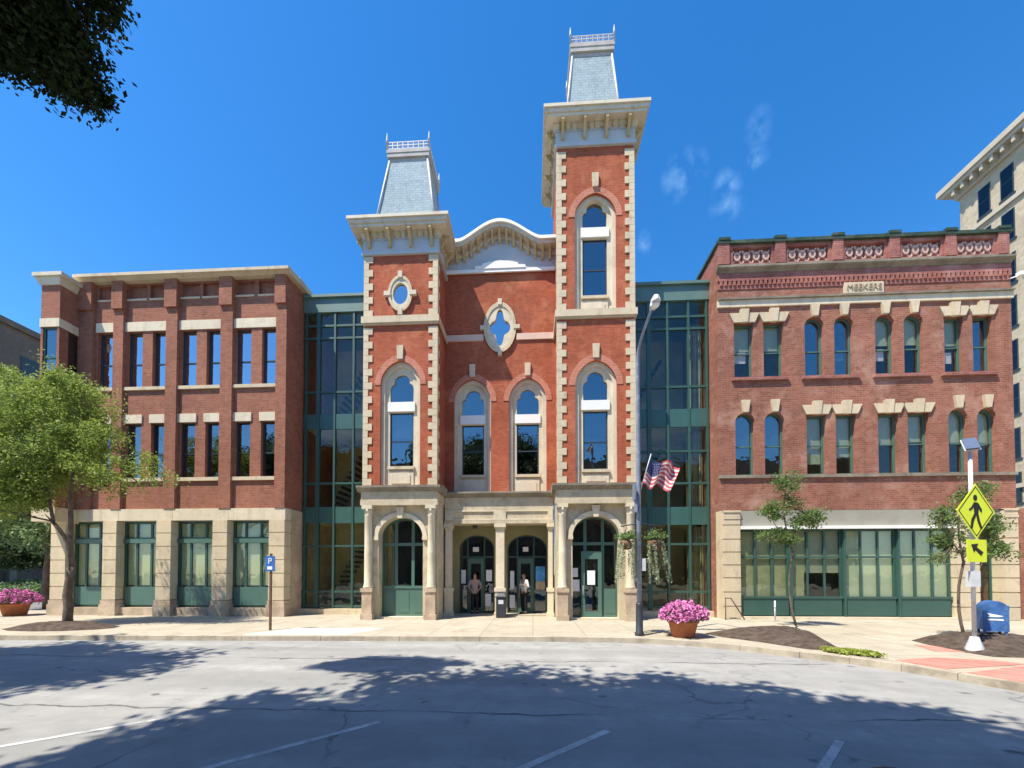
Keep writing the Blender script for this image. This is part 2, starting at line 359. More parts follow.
# ------------------------------------------------------------------ the setting
def struct(o): o['kind'] = 'structure'; return o
def asphalt():
    m, n, b = _bsdf('sun_bleached_asphalt')
    g = n.nodes.new('ShaderNodeNewGeometry'); mp = n.nodes.new('ShaderNodeMapping'); mp.inputs['Scale'].default_value = (.12, 1.2, 1)
    n.links.new(g.outputs['Position'], mp.inputs[0])
    x = _mixrgb(n, _noise(n, 1.0, 5, .6, mp.outputs[0], .35, .65), (.30, .30, .29), (.40, .395, .38))
    x = _mixrgb(n, _noise(n, 1.6, 6, .7, lo=.4, hi=.7), x, (.28, .28, .27))
    x = _mixrgb(n, _noise(n, 140, 2, .5, lo=.3, hi=.7), _mixrgb(n, 1, x, (.78, .78, .78), 'MULTIPLY'), _mixrgb(n, 1, x, (1.12, 1.12, 1.1), 'MULTIPLY'))
    # hairline cracks
    v = n.nodes.new('ShaderNodeTexVoronoi'); v.feature = 'DISTANCE_TO_EDGE'; v.inputs['Scale'].default_value = .42
    wv = n.nodes.new('ShaderNodeTexNoise'); wv.inputs['Scale'].default_value = 1.2; wv.inputs['Detail'].default_value = 6
    n.links.new(g.outputs['Position'], wv.inputs['Vector'])
    ad = n.nodes.new('ShaderNodeVectorMath'); ad.operation = 'MULTIPLY_ADD'; ad.inputs[1].default_value = (1.4, 1.4, 0)
    n.links.new(wv.outputs['Color'], ad.inputs[0]); n.links.new(g.outputs['Position'], ad.inputs[2]); n.links.new(ad.outputs[0], v.inputs['Vector'])
    mr = n.nodes.new('ShaderNodeMapRange'); mr.inputs[1].default_value = .002; mr.inputs[2].default_value = .012; mr.inputs[3].default_value = .55; mr.inputs[4].default_value = 0
    n.links.new(v.outputs[0], mr.inputs[0])
    gate = n.nodes.new('ShaderNodeMath'); gate.operation = 'MULTIPLY'
    n.links.new(mr.outputs[0], gate.inputs[0]); n.links.new(_noise(n, .5, 3, lo=.45, hi=.6), gate.inputs[1])
    x = _mixrgb(n, gate.outputs[0], x, (.10, .10, .10))
    # tyre-polished lanes along the road and sealed seams
    sp = n.nodes.new('ShaderNodeSeparateXYZ'); n.links.new(g.outputs['Position'], sp.inputs[0])
    for (yc, hw, col, wob) in ((8.6, .035, (.08, .08, .082), .25), (5.35, .03, (.09, .09, .09), .3), (6.9, .55, None, .15), (4.2, .5, None, .15), (9.6, .4, None, .1)):
        wn = n.nodes.new('ShaderNodeTexNoise'); wn.inputs['Scale'].default_value = .6 if col is None else .9; wn.inputs['Detail'].default_value = 5; n.links.new(g.outputs['Position'], wn.inputs['Vector'])
        d1 = n.nodes.new('ShaderNodeMath'); d1.operation = 'MULTIPLY_ADD'; d1.inputs[1].default_value = wob*2; d1.inputs[2].default_value = -wob-yc; n.links.new(wn.outputs[0], d1.inputs[0])
        d2 = n.nodes.new('ShaderNodeMath'); d2.operation = 'ADD'; n.links.new(sp.outputs[1], d2.inputs[0]); n.links.new(d1.outputs[0], d2.inputs[1])
        d3 = n.nodes.new('ShaderNodeMath'); d3.operation = 'ABSOLUTE'; n.links.new(d2.outputs[0], d3.inputs[0])
        q = n.nodes.new('ShaderNodeMapRange'); q.inputs[1].default_value = hw*(.6 if col else .2); q.inputs[2].default_value = hw; q.inputs[3].default_value = .8 if col else .35; q.inputs[4].default_value = 0; n.links.new(d3.outputs[0], q.inputs[0])
        if col:
            q2 = n.nodes.new('ShaderNodeMath'); q2.operation = 'MULTIPLY'; n.links.new(q.outputs[0], q2.inputs[0]); n.links.new(_noise(n, .35, 3, .5, lo=.42, hi=.5), q2.inputs[1]); q = q2
        x = _mixrgb(n, q.outputs[0], x, col if col else _mixrgb(n, 1, x, (.80, .80, .80), 'MULTIPLY'))
    x = _mixrgb(n, _noise(n, 2.3, 3, .5, lo=.66, hi=.74), x, (.13, .13, .13))
    n.links.new(x, b.inputs['Base Color']); b.inputs['Roughness'].default_value = .93
    _bump(n, b, _noise(n, 120, 3), .5, .006)
    return m
M['asphalt'] = asphalt()
def concrete():
    m, n, b = _bsdf('pale_sidewalk_concrete')
    t = n.nodes.new('ShaderNodeTexBrick'); g = n.nodes.new('ShaderNodeNewGeometry'); n.links.new(g.outputs['Position'], t.inputs['Vector'])
    t.offset = 0; t.inputs['Scale'].default_value = 1; t.inputs['Brick Width'].default_value = 1.5; t.inputs['Row Height'].default_value = 1.5
    t.inputs['Mortar Size'].default_value = .012; t.inputs['Color1'].default_value = (.41, .37, .285, 1); t.inputs['Color2'].default_value = (.46, .42, .335, 1); t.inputs['Mortar'].default_value = (.26, .22, .17, 1)
    x = _mixrgb(n, _noise(n, 1.4, 6, .7, lo=.45, hi=.75), t.outputs[0], (.35, .305, .235))
    x = _mixrgb(n, _noise(n, .8, 7, .75, lo=.56, hi=.72), x, (.27, .235, .185)); x = _mixrgb(n, _noise(n, 7, 2, .5, lo=.70, hi=.76), x, (.15, .13, .11))
    x = _mixrgb(n, _noise(n, 45, 3), _mixrgb(n, 1, x, (.88, .88, .88), 'MULTIPLY'), x)
    n.links.new(x, b.inputs['Base Color']); b.inputs['Roughness'].default_value = .9; _bump(n, b, _noise(n, 60, 3), .3, .005)
    return m
M['concrete'] = concrete()
M['new_concrete'] = plain('fresh_white_concrete', (.74, .72, .66), .9, .06, 1.5, 40)
M['kerb'] = plain('kerb_stone', (.46, .40, .31), .9, .22, 2.2, 20, dirt=((.22, .18, .14), 1.5))
M['road_paint'] = plain('worn_white_road_paint', (.50, .50, .48), .9, .25, 3, 30, dirt=((.27, .27, .26), 9))
M['red_paver'] = brick('red_paver', (.50, .20, .155), (.58, .27, .22), (.4, .24, .19), bw=.2, rh=.1, var=.12)
M['mulch'] = plain('dark_mulch', (.11, .083, .066), 1, .5, 6, 45, bump=1)
M['grass'] = plain('short_grass', (.10, .17, .035), 1, .3, 2.5, 60, bump=.6)
M['dirt_ground'] = plain('far_ground', (.16, .16, .13), 1, .2, .3, 0)

struct(MB().prismz([(-900, -600), (900, -600), (900, 1200), (-900, 1200)], -1.0, -.03).build('ground', 'dirt_ground'))
KERB = [(-70, 10.3), (-30, 10.45), (-15, 10.57), (-11.6, 10.7), (-8.1, 10.8), (-3.7, 10.98), (.74, 11.1), (2.2, 11.06), (3.1, 10.93), (4.06, 10.62), (5.0, 9.99),
        (5.91, 9.23), (6.54, 8.66), (7.03, 8.05), (7.4, 7.4), (7.72, 6.7), (7.95, 5.6), (8.1, 3), (8.2, -30)]
struct(MB().prismz([(-70, -30)]+KERB+[], -.028, 0).build('road', 'asphalt'))
side = MB().prismz(KERB+[(60, -30), (60, 18), (-70, 18)], -.026, .125)
struct(side.build('sidewalk', 'concrete'))
kb = MB()
for (a, b) in zip(KERB[:-1], KERB[1:]):
    A = Vector((*a, 0)); B = Vector((*b, 0)); d = (B-A); nrm = Vector((-d.y, d.x, 0)).normalized()
    L = d.length; k = max(1, int(L/1.8)) if abs(a[0]) < 31 else 1
    for i in range(k):
        p = A+d*(i/k)+d.normalized()*.006; q = A+d*((i+1)/k)-d.normalized()*.006
        poly = [(p-nrm*.035), (q-nrm*.035), (q+nrm*.13), (p+nrm*.13)]
        kb.prismz([(v.x, v.y) for v in poly], -.02, .134)
struct(kb.build('kerb', 'kerb'))
struct(MB().prismz([(-38, 18), (60, 18), (60, 60), (-38, 60)], -.025, .06).build('pavement', 'asphalt_far'))
struct(MB().prismz([(-70, 18.0), (-38.05, 18.0), (-38.05, 60), (-70, 60)], -.02, .14).build('lawn', 'grass'))
struct(MB().prismz([(-7.5, 12.5), (-4.75, 12.6), (-5.4, 11.2), (-8.3, 11.1)], .121, .131).build('fresh_pavement_slab', 'new_concrete'))
def stripe(pts, wd):
    m = MB()
    for (a, b) in pts:
        A = Vector((*a, 0)); B = Vector((*b, 0)); nn = Vector((-(B-A).y, (B-A).x, 0)).normalized()*wd/2
        m.prismz([(v.x, v.y) for v in (A-nn, B-nn, B+nn, A+nn)], .001, .005)
    return m
struct(stripe([((-2.4, 1.6), (.88, 4.82)), ((.4, 1.6), (3.4, 4.66)), ((-5.3, 1.4), (-1.92, 4.96)), ((-9.5, .6), (-4.6, 5.05))], .085).build('parking_lines', 'road_paint'))
rp = MB()
rp.prismz([(7.25, 8.45), (8.3, 8.75), (9.3, 8.45), (9.5, 8.2), (7.5, 7.72)], .125, .137)
rp.prismz([(7.60, 7.45), (9.4, 8.1), (9.6, 5.9), (7.9, 6.3)], .125, .138)
rp.prismz([(9.3, 10.3), (9.6, 10.2), (9.6, 9.4), (9.0, 9.5)], .125, .137)
struct(rp.build('brick_paving', 'red_paver'))
def mound(name, poly, h, mat='mulch'):
    cx = sum(p[0] for p in poly)/len(poly); cy = sum(p[1] for p in poly)/len(poly)
    n = len(poly); vs = []; rings = 9
    dense = []
    for i in range(n):
        a, b = poly[i], poly[(i+1) % n]
        for k in range(5): dense.append((a[0]+(b[0]-a[0])*k/5, a[1]+(b[1]-a[1])*k/5))
    n = len(dense)
    for r in range(rings):
        t = r/(rings-1)
        for (x, y) in dense:
            z = .128+h*(1-(1-t)**2.0)+(random.uniform(-.015, .02) if 0 < r else 0)
            vs.append((x+(cx-x)*t*.97, y+(cy-y)*t*.97, z))
    fs = [(r*n+i, r*n+(i+1) % n, (r+1)*n+(i+1) % n, (r+1)*n+i) for r in range(rings-1) for i in range(n)]
    fs.append(tuple((rings-1)*n+i for i in range(n)))
    m = MB(); m.add(vs, fs, 0, True); o = m.build(name, mat); o['kind'] = 'structure'; return o
def ring(cx, cy, rx, ry, n=12, rot=0):
    return [(cx+rx*math.cos(2*PI*i/n)*math.cos(rot)-ry*math.sin(2*PI*i/n)*math.sin(rot), cy+rx*math.cos(2*PI*i/n)*math.sin(rot)+ry*math.sin(2*PI*i/n)*math.cos(rot)) for i in range(n)]
mound('planting_bed', ring(-15.2, 12.2, 1.75, .85), .2)
mound('planting_bed', ring(-19.9, 12.3, 1.5, .8), .16)
mound('planting_bed', [(5.0, 12.0), (6.2, 12.9), (7.6, 13.5), (8.3, 13.3), (8.2, 12.2), (7.75, 11.2), (7.2, 9.9), (6.9, 9.35), (6.3, 9.6), (5.8, 10.5), (5.2, 11.3)], .24)
mound('planting_bed', [(9.85, 11.0), (11.0, 11.8), (12.3, 12.5), (13.4, 12.4), (13.9, 11.6), (12.8, 10.6), (11.2, 9.5), (10.2, 8.85), (9.6, 8.9), (9.5, 9.6), (9.65, 10.3)], .2)
# a tuft of grass at the tip of the bed
gp = []
for i in range(2600):
    u = random.random(); gp.append((6.55+u*.62+random.gauss(0, .05), 9.28-u*.42+random.gauss(0, .11), .16+random.random()*.06))
M['grass_leaf'] = leafm('yellow_green_grass_blade', (.20, .26, .03), (.30, .34, .06), .3)
tag(leaves(gp, .07, 'grass', 'grass_leaf'), kind='stuff')

# ------------------------------------------------------------------ left brick building
LB = thing('brick_building', 'red-brown brick building with cream stone ground floor behind the green tree', 'building', (-15.3, 16, 0))
WX = [(-18.62, -17.86), (-17.30, -16.6), (-16.15, -15.5), (-14.9, -14.2), (-13.75, -13.1), (-12.48, -11.8), (-11.33, -10.7)]
holes = []
for a, b in WX: holes += [arch(a, b, 9.8, 12.2), arch(a, b, 5.92, 8.25)]
FR = [(-18.62, -17.86), (-17.3, -16.45), (-16.3, -15.5), (-14.9, -14.1), (-13.95, -13.1), (-12.48, -11.7), (-11.5, -10.7)]
holes += [arch(a, b, 13.62, 14.2) for a, b in FR]
m = MB().plate(arch(-20.0, -10.2, 4.6, 14.35), holes, 16, 16.3)
m.box(-10.5, -10.2, 16.3, 30, .1, 14.35); m.box(-20.2, -19.9, 16.3, 30, .1, 14.35); m.box(-19.9, -10.5, 29.7, 30, .1, 14.3)
m.build('wall', 'brick_left', LB)
MB().box(-19.9, -10.5, 16.3, 29.7, 14.1, 14.3).build('roof', 'roof', LB)
for i, (a, b) in enumerate([(-19.38, -18.74), (-17.8, -17.35), (-15.45, -14.95), (-13.05, -12.53), (-10.65, -10.2)]):
    MB().box(a, b, 15.87, 16.0, 4.6, 14.35).box(a-.02, b+(.02 if i < 4 else 0), 15.78, 15.868, 13.1, 14.34).build('pier', 'brick_left', LB)
for a, b in FR:
    MB().box(a-.02, b+.02, 15.97, 16.03, 13.54, 13.618).build('frieze_sill', 'limestone', LB)
    MB().box(a-.05, b+.05, 16.12, 16.29, 13.5, 14.25).build('frieze_panel', 'brick_left', LB)
# main cornice and the return of the corner bay
m = MB().prismx([(16.35, 14.28), (15.80, 14.28), (15.66, 14.34), (15.58, 14.36), (15.58, 14.48), (16.35, 14.55)], -19.35, -9.97)
m.box(-10.19, -9.95, 16.352, 30, 14.32, 14.58)
m.build('cornice', 'limestone', LB)
for (a, b) in [(-18.68, -17.8), (-17.36, -15.44), (-14.96, -13.04), (-12.54, -10.64)]:
    MB().box(a, b, 15.955, 16.06, 12.205, 12.6).build('lintel', 'stone_pale', LB)
    MB().box(a, b, 15.92, 16.12, 9.66, 9.795).build('sill', 'limestone', LB)
    MB().box(a, b, 15.92, 16.12, 5.77, 5.915).build('sill', 'limestone', LB)
for (a, b) in WX: MB().box(a-.06, b+.06, 15.955, 16.06, 8.255, 8.62).build('lintel', 'stone_pale', LB)
M['navy_frame'] = plain('dark_window_frame', (.03, .045, .055), .4, .05, 2, 0, bump=0)
M['glass_blue'] = glassm('tinted_window_glass', tint=(.10, .13, .16), fmin=.48, fmax=.95)
for i, (a, b) in enumerate(WX):
    window(LB, a, b, 9.8, 12.2, 16, rev=.14, fm='navy_frame', gm='glass_blue', bars_z=(10.85,), mw=.05, blind=None)
    window(LB, a, b, 5.92, 8.25, 16, rev=.14, fm='navy_frame', gm='glass', bars_z=(6.95,), mw=.05, blind='blind' if i in (2, 4, 6) else 'blind_grey', bfrac=(.38, .5, .45, .5, .52, .4, .5)[i])
# ground floor
PX_ = [(-20.38, -19.72), (-18.06, -17.46), (-15.70, -15.06), (-13.25, -12.63), (-10.84, -10.18)]
def pier_stack(a, b, y0, y1, z0, z1, stp=.56, g=.035):
    m = MB(); z = z0; i = 0
    while z < z1-.05:
        t = min(z+stp, z1)
        m.box(a, b, y0, y1, z+g/2, t-g/2); m.box(a+.025, b-.025, y0+.03, y1-.01, t-g/2-.001, min(t+g/2, z1)+.001); z = t; i += 1
    return m
for i, (a, b) in enumerate(PX_):
    pm = pier_stack(a, b, 15.86, 16.5 if i < 4 else 17.15, .78, 4.1)
    pm.build('stone_pier', 'limestone', LB)
    MB().box(a-.06, b+.06, 15.80, 16.4, .12, .60).box(a-.03, b+.03, 15.83, 16.4, .602, .775).build('pier_base', 'rough_stone', LB)
for (a, b) in [(-20.36, -17.42), (-17.41, -15.04), (-15.03, -12.62), (-12.61, -10.18)]: MB().box(a, b, 15.90, 16.29, 4.105, 4.595).build('stone_band', 'stone_pale', LB)
MB().box(-10.196, -10.17, 16.3, 30, .12, 4.6).build('side_plinth', 'rough_stone', LB)
for i in range(4):
    a, b = PX_[i][1], PX_[i+1][0]
    MB().box(a, b, 15.98, 16.4, .12, .46).build('stone_sill', 'rough_stone', LB)
    f = window(LB, a, b, .47, 4.1, 16.0, rev=.22, fw=.09, fm='green', gm='glass_clear', bars_x=[a+(b-a)*.31, a+(b-a)*.68], bars_z=(3.22, 3.38), mw=.09, blind='blind', bfrac=.76, name='shop_window')
    MB().box(a+.08, b-.08, 16.17, 16.215, .56, 1.33).build('bulkhead', 'green_light', f)
    MB().box(a+.05, b-.05, 16.14, 16.21, 3.18, 3.36).build('transom', 'green_light', f)
# corner bay
bay = MB()
bay.plate(arch(-20.2, -19.38, 4.2, 13.9), [arch(-20.1, -19.48, 9.9, 12.0), arch(-20.1, -19.48, 5.9, 8.2)], 15.2, 15.45)
bay.box(-20.2, -20.0, 15.45, 16.5, 4.2, 14.0)
bay.box(-19.58, -19.38, 15.45, 15.52, 4.6, 14.0).box(-19.58, -19.38, 15.9, 16.0, 4.6, 14.0).box(-19.58, -19.38, 15.52, 15.9, 12.0, 14.0).box(-19.58, -19.38, 15.52, 15.9, 8.2, 9.9).box(-19.58, -19.38, 15.52, 15.9, 4.6, 5.9)
bb = bay.build('corner_bay', 'brick_left', LB)
MB().box(-20.22, -19.36, 15.17, 15.3, 12.01, 12.36).box(-19.40, -19.355, 15.3, 15.998, 12.01, 12.36).build('lintel', 'stone_pale', bb)
MB().box(-20.3, -19.3, 15.12, 15.995, 4.0, 4.58).build('base_band', 'limestone', bb)
m = MB().frus((-19.79, 15.75), .45, .6, 13.75, (-19.79, 15.75), .56, .68, 14.02).box(-20.38, -19.1, 15.0, 16.4, 14.025, 14.17)
m.build('bay_cornice', 'cornice_paint', bb)
for (z0, z1) in ((9.9, 12.0), (5.9, 8.2)):
    f = window(bb, -20.1, -19.48, z0, z1, 15.2, rev=.04, fm='green', gm='glass', bars_z=((z0+z1)/2-.2,))
    MB().box(-19.47, -19.43, 15.5, 15.92, z0, z1).build('side_pane', 'glass', bb)
# floors and rooms behind the glass
def rooms(par, x0, x1, y0, y1, levels, wall='interior'):
    m = MB()
    for z in levels: m.box(x0, x1, y0, y1, z-.12, z+.12)
    m.box(x0, x1, y1-.1, y1+.02, levels[0], levels[-1])
    m.build('interior_floors', wall, par)
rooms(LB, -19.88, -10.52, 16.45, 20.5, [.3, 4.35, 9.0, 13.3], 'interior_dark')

# ------------------------------------------------------------------ right brick building
RB = thing('brick_building', 'rose brick building with long green shopfront, brick parapet and carved name stone', 'building', (12.8, 16, 0))
F3 = [(7.92, 8.66, 0), (9.04, 9.80, 0), (10.60, 11.33, 1), (11.71, 12.43, 1), (13.23, 13.95, 1), (14.29, 15.01, 1), (15.76, 16.46, 0), (16.79, 17.48, 0)]
F2 = [(7.93, 8.67, 1), (9.04, 9.80, 1), (10.62, 11.36, 0), (11.71, 12.46, 0), (13.27, 14.02, 0), (14.36, 15.13, 0), (15.84, 16.54, 1), (16.88, 17.57, 1)]
holes = [arch(a, b, 9.56, 11.74 if not r else 11.9, .36 if r else 0) for a, b, r in F3]+[arch(a, b, 5.72, 8.05 if not r else 8.18, .37 if r else 0) for a, b, r in F2]
m = MB().plate(arch(7.3, 18.2, 4.33, 14.0), holes, 16, 16.35)
m.box(7.3, 7.65, 16.35, 30, .1, 13.99); m.box(17.85, 18.2, 16.35, 30, .1, 13.99); m.box(7.65, 17.95, 29.7, 30, .1, 13.9)
m.build('wall', 'brick_right', RB)
MB().box(18.302, 19.3, 16.4, 16.8, .1, 4.4).build('side_wall', 'brick_right', RB)
MB().box(7.65, 17.95, 16.35, 29.7, 13.6, 13.8).build('roof', 'roof', RB)
# parapet
m = MB().plate(arch(7.32, 18.15, 14.0, 14.86), [arch(a, b, 14.12, 14.74) for a, b in ((7.9, 9.38), (10.0, 11.53), (12.17, 13.63), (14.27, 15.7), (16.3, 17.6))], 15.98, 16.12)
m.box(7.32, 18.15, 16.121, 16.36, 14.0, 14.86); m.box(7.32, 7.6, 16.36, 22, 14.0, 14.86)
m.build('parapet', 'brick_parapet', RB)
for xc in (7.55, 9.68, 11.85, 13.94, 16.0, 17.9):
    p = MB().box(xc-.19 if xc > 8 else 7.30, xc+.19, 15.9, 16.2, 14.06, 14.95).build('parapet_pier', 'brick_parapet', RB)
    MB().box(xc-.22, xc+.22, 15.85, 16.42, 14.992, 15.10).build('pier_cap', 'dark_cap', p)
MB().box(7.25, 18.2, 15.87, 16.44, 14.865, 14.99).box(7.25, 7.62, 16.44, 22, 14.865, 14.99).build('coping', 'dark_cap', RB)
M['lattice'] = plain('pinkish_terracotta_relief', (.56, .38, .32), .8, .2, 5, 0)
for a, b in ((7.9, 9.38), (10.0, 11.53), (12.17, 13.63), (14.27, 15.7), (16.3, 17.6)):
    m = MB(); k = 4; st = (b-a)/k
    for i in range(k):
        cx = a+st*(i+.5); cz = 14.43
        for s_ in (1, -1):
            q = s_*.004
            m.prism([(cx-st*.5, cz-s_*.24), (cx-st*.5+.05, cz-s_*.28), (cx+st*.5, cz+s_*.24), (cx+st*.5-.05, cz+s_*.28)], 16.06+q, 16.118)
        m.plate(oval(cx, cz, .13, .17, 12), [oval(cx, cz, .07, .1, 12)], 16.02, 16.119)
    m.build('relief_panel', 'lattice', RB)
m = MB().prismx([(16.0, 13.72), (15.93, 13.80), (15.86, 13.84), (15.82, 13.88), (15.82, 13.96), (15.97, 14.03), (16.0, 14.03)], 7.24, 18.24)
m.build('ledge', 'weathered', RB)
m = MB(); x = 7.38
while x < 18.1: m.box(x, x+.085, 15.93, 16.0, 13.22, 13.42); x += .17
m.box(7.3, 18.2, 15.96, 16.0, 13.42, 13.71).box(7.3, 18.2, 15.975, 16.0, 13.08, 13.22)
m.build('dentil_course', 'brick_parapet', RB)
MB().box(7.28, 18.22, 15.86, 16.0, 12.62, 12.69).build('drip_ledge', 'weathered', RB)
MB().box(7.27, 18.23, 15.93, 16.0, 12.36, 12.618).build('stone_band', 'stone_pale', RB)
ns = MB().box(12.07, 13.53, 15.93, 16.0, 12.75, 13.17).build('name_stone', 'limestone', RB)
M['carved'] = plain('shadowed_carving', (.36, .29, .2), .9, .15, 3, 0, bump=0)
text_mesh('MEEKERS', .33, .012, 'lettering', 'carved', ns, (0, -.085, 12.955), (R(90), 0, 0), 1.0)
def flat_lintel(a, b, z, par):
    m = MB(); c = (a+b)/2
    m.prism([(a-.04, z), (c-.11, z), (c-.14, z+.36), (a-.2, z+.36)], 15.93, 16.01)
    m.prism([(c+.11, z), (b+.04, z), (b+.2, z+.36), (c+.14, z+.36)], 15.93, 16.01)
    m.prism([(c-.105, z-.02), (c+.105, z-.02), (c+.17, z+.5), (c-.17, z+.5)], 15.88, 16.01)
    m.build('lintel', 'limestone', par)
def keystone(c, z0, z1, par, y=15.9, w0=.1, w1=.17, mat='limestone', y1=16.01):
    MB().prism([(c-w0, z0), (c+w0, z0), (c+w1, z1), (c-w1, z1)], y, y1).build('keystone', mat, par)
CARDS = {0: ('paper_pink', .32, .52, .12, .75), 3: ('paper', .30, .47, .2, .7), 4: ('paper_pink', .28, .48, .12, .7), 6: ('paper_pink', .22, .42, .1, .7)}
for i, (a, b, r) in enumerate(F3):
    zt = 11.9 if r else 11.74
    window(RB, a, b, 9.56, zt, 16, rise=.36 if r else 0, rev=.17, fw=.07, fm='green_light', bars_z=(10.6,), blind=('blind_grey' if i in (0, 1, 4, 5, 6) else None), bfrac=.46, card=CARDS.get(i), gm='glass' if i in (2, 3, 7) else 'glass_clear')
    if r: keystone((a+b)/2, 11.905, 12.36, RB)
    else: flat_lintel(a, b, 11.745, RB)
for i, (a, b, r) in enumerate(F2):
    zt = 8.18 if r else 8.05
    window(RB, a, b, 5.72, zt, 16, rise=.37 if r else 0, rev=.17, fw=.07, fm='green_light', bars_z=(6.88,), blind='blind_grey', bfrac=(.5, .55, .82, .7, .5, .45, .5, .55)[i], gm='glass_clear' if i > 1 else 'glass')
    if r: keystone((a+b)/2, 8.185, 8.66, RB)
    else: flat_lintel(a, b, 8.055, RB)
for (a, b) in ((7.8, 9.95), (10.45, 12.6), (13.1, 15.2), (15.6, 17.6)):
    MB().box(a, b, 15.9, 16.1, 9.44, 9.555).build('sill', 'brick_parapet', RB)
MB().box(7.29, 18.21, 15.92, 16.1, 5.6, 5.715).build('sill_band', 'weathered', RB)
# ground floor shop front
def rust_pier(a, b, par):
    m = MB(); z = .12; hs_ = [.5, .55, .55, .5, .5, .5, .55, .3, .26]
    for h in hs_:
        t = min(z+h, 4.33)
        m.box(a, b, 15.92, 16.4, z+.02, t-.02); m.box(a+.03, b-.03, 15.96, 16.4, t-.021, t+.021 if t < 4.3 else t); z = t
    m.box(a+.005, b+.01, 15.90, 16.4, 4.0, 4.08).box(a, b+.015, 15.89, 16.4, 4.26, 4.335)
    m.build('stone_pier', 'limestone', par)
for a, b in ((7.40, 8.03), (15.93, 16.76), (17.66, 18.16)): rust_pier(a, b, RB)
MB().box(7.3, 7.398, 15.98, 16.36, .12, 4.33).build('corner_strip', 'limestone', RB)
MB().box(8.03, 15.93, 16.0, 16.3, 3.7, 4.34).build('shop_fascia', 'fascia', RB)
MB().box(8.05, 15.91, 15.86, 15.998, 3.60, 3.72).build('awning_rail', 'white_paint', RB)
MB().box(16.76, 17.66, 16.05, 16.3, 3.7, 4.34).build('shop_fascia', 'fascia', RB)
MB().box(8.03, 15.93, 15.9, 16.35, .12, .22).build('stone_sill', 'stone_pale', RB)
SB = [(8.05, 9.95), (10.03, 11.93), (12.02, 13.92), (14.0, 15.91)]
for i, (a, b) in enumerate(SB):
    k = 3; bx = [a+(b-a)*(j+1)/k for j in range(k-1)]
    f = window(RB, a, b, .23, 3.59, 16.0, rev=.12, fw=.07, fm='green', gm='glass_clear', bars_x=bx, bars_z=(2.52,), mw=.07,
               blind='blind' if i in (2, 3) else 'blind_grey' if i == 1 else 'curtain', bfrac=.99 if i != 1 else .5, name='shop_window')  # first bay: beige sheet colours in a tan reflection on the glass
    if i == 1: MB().box(a+.06, a+.55, 16.215, 16.23, 1.0, 3.5).build('curtain', 'curtain', f)
    MB().box(a+.05, b-.05, 16.06, 16.118, .27, .92).box(a+.02, b-.02, 16.03, 16.118, .92, 1.0).build('bulkhead', 'green', f)
for x in (9.99, 11.975, 13.96): MB().box(x-.035, x+.035, 16.0, 16.25, .23, 3.59).build('shop_mullion', 'green', RB)
f = window(RB, 16.78, 17.64, .2, 3.69, 16.0, rev=.35, fw=.06, fm='green', gm='glass_clear', bars_z=(2.6,), name='door')
MB().box(16.86, 17.56, 16.30, 16.345, .25, .8).build('kick_panel', 'green', f)
MB().tube([(16.95, 16.28, 1.1), (16.95, 16.28, 1.5)], .02).build('handle', 'iron', f)
MB().prism([(17.05, 1.4), (17.5, 2.45), (17.5, 2.5), (17.02, 1.43)], 16.46, 16.48).build('poster', 'paper', f)
rooms(RB, 7.7, 17.9, 16.7, 20.5, [.25, 4.45, 8.9, 13.4], 'interior')
# small white security camera high on the right corner
sp = thing('security_camera', 'small white security camera high on the right corner of the rose brick building', 'security camera', (18.36, 15.95, 13.1))
m = MB().tube([(18.15, 16.0, 13.12), (18.3, 15.85, 13.12)], .025); m.build('bracket', 'white_paint', sp)
MB().box(18.2, 18.62, 15.68, 15.84, 13.06, 13.2).lathe([(.0, 12.96), (.07, 12.97), (.09, 13.03), (.08, 13.06)], 18.5, 15.78, 10).build('housing', 'white_paint', sp)

# ------------------------------------------------------------------ glass links
def atrium(label, x0, x1, yf, vx, hz, sp_, ztop, vwide, cat='glass building', curt=None, vx2=None):
    A = thing('glass_building', label, cat, ((x0+x1)/2, yf, 0))
    MB().box(x0, x1, yf-.06, 26, ztop-.72, ztop).box(x0, x1, yf-.16, yf+.1, ztop-.09, ztop+.03).build('roof_fascia', 'copper', A)
    for i, v in enumerate(vx):
        wd = .16 if i == vwide else .085
        MB().box(v-wd/2, v+wd/2, yf-.03, yf+.14, .3, ztop-.72).build('mullion', 'green', A)
    for z in hz: MB().box(x0, x1, yf-.01, yf+.10, z-.045, z+.045).build('transom', 'green', A)
    MB().box(x0, x1, yf+.04, yf+.05, .35, ztop-.72).build('pane', 'glass_atrium', A)
    for (a, b) in sp_: MB().box(x0, x1, yf+.005, yf+.095, a, b).build('spandrel', 'green_panel', A)
    MB().box(x0, x1, yf-.25, yf+.3, .1, .36).build('stone_base', 'limestone', A)
    m = MB()
    for (a, b) in sp_: m.box(x0, x1, yf+.3, 25.5, a+.1, b-.1)
    m.box(x0, x1, yf+2.9, yf+3.0, 0, ztop-.8).box(x0, x1, yf+.3, 23, .1, .3)
    m.build('interior_floors', 'interior', A)
    # stair and posts inside
    m = MB()
    for z in (.3, 4.6, 8.7):
        for k in range(12): m.box(x0+.25+k*.14, x0+.39+k*.14, yf+1.6, yf+2.8, z+.2+k*.24, z+.3+k*.24)
    m.build('stair', 'roof', A)
    if curt:
        for (cx0, cx1, z0, z1) in curt:
            mm = MB(); n = 26; vs = []
            for i in range(n+1):
                x = cx0+(cx1-cx0)*i/n; y = yf+.45+.07*math.sin(i*1.9)+.03*math.sin(i*.8)
                vs += [(x, y, z0), (x, y, z1)]
            mm.add(vs, [(2*i, 2*i+2, 2*i+3, 2*i+1) for i in range(n)]); mm.build('curtain', 'curtain', A)
    return A
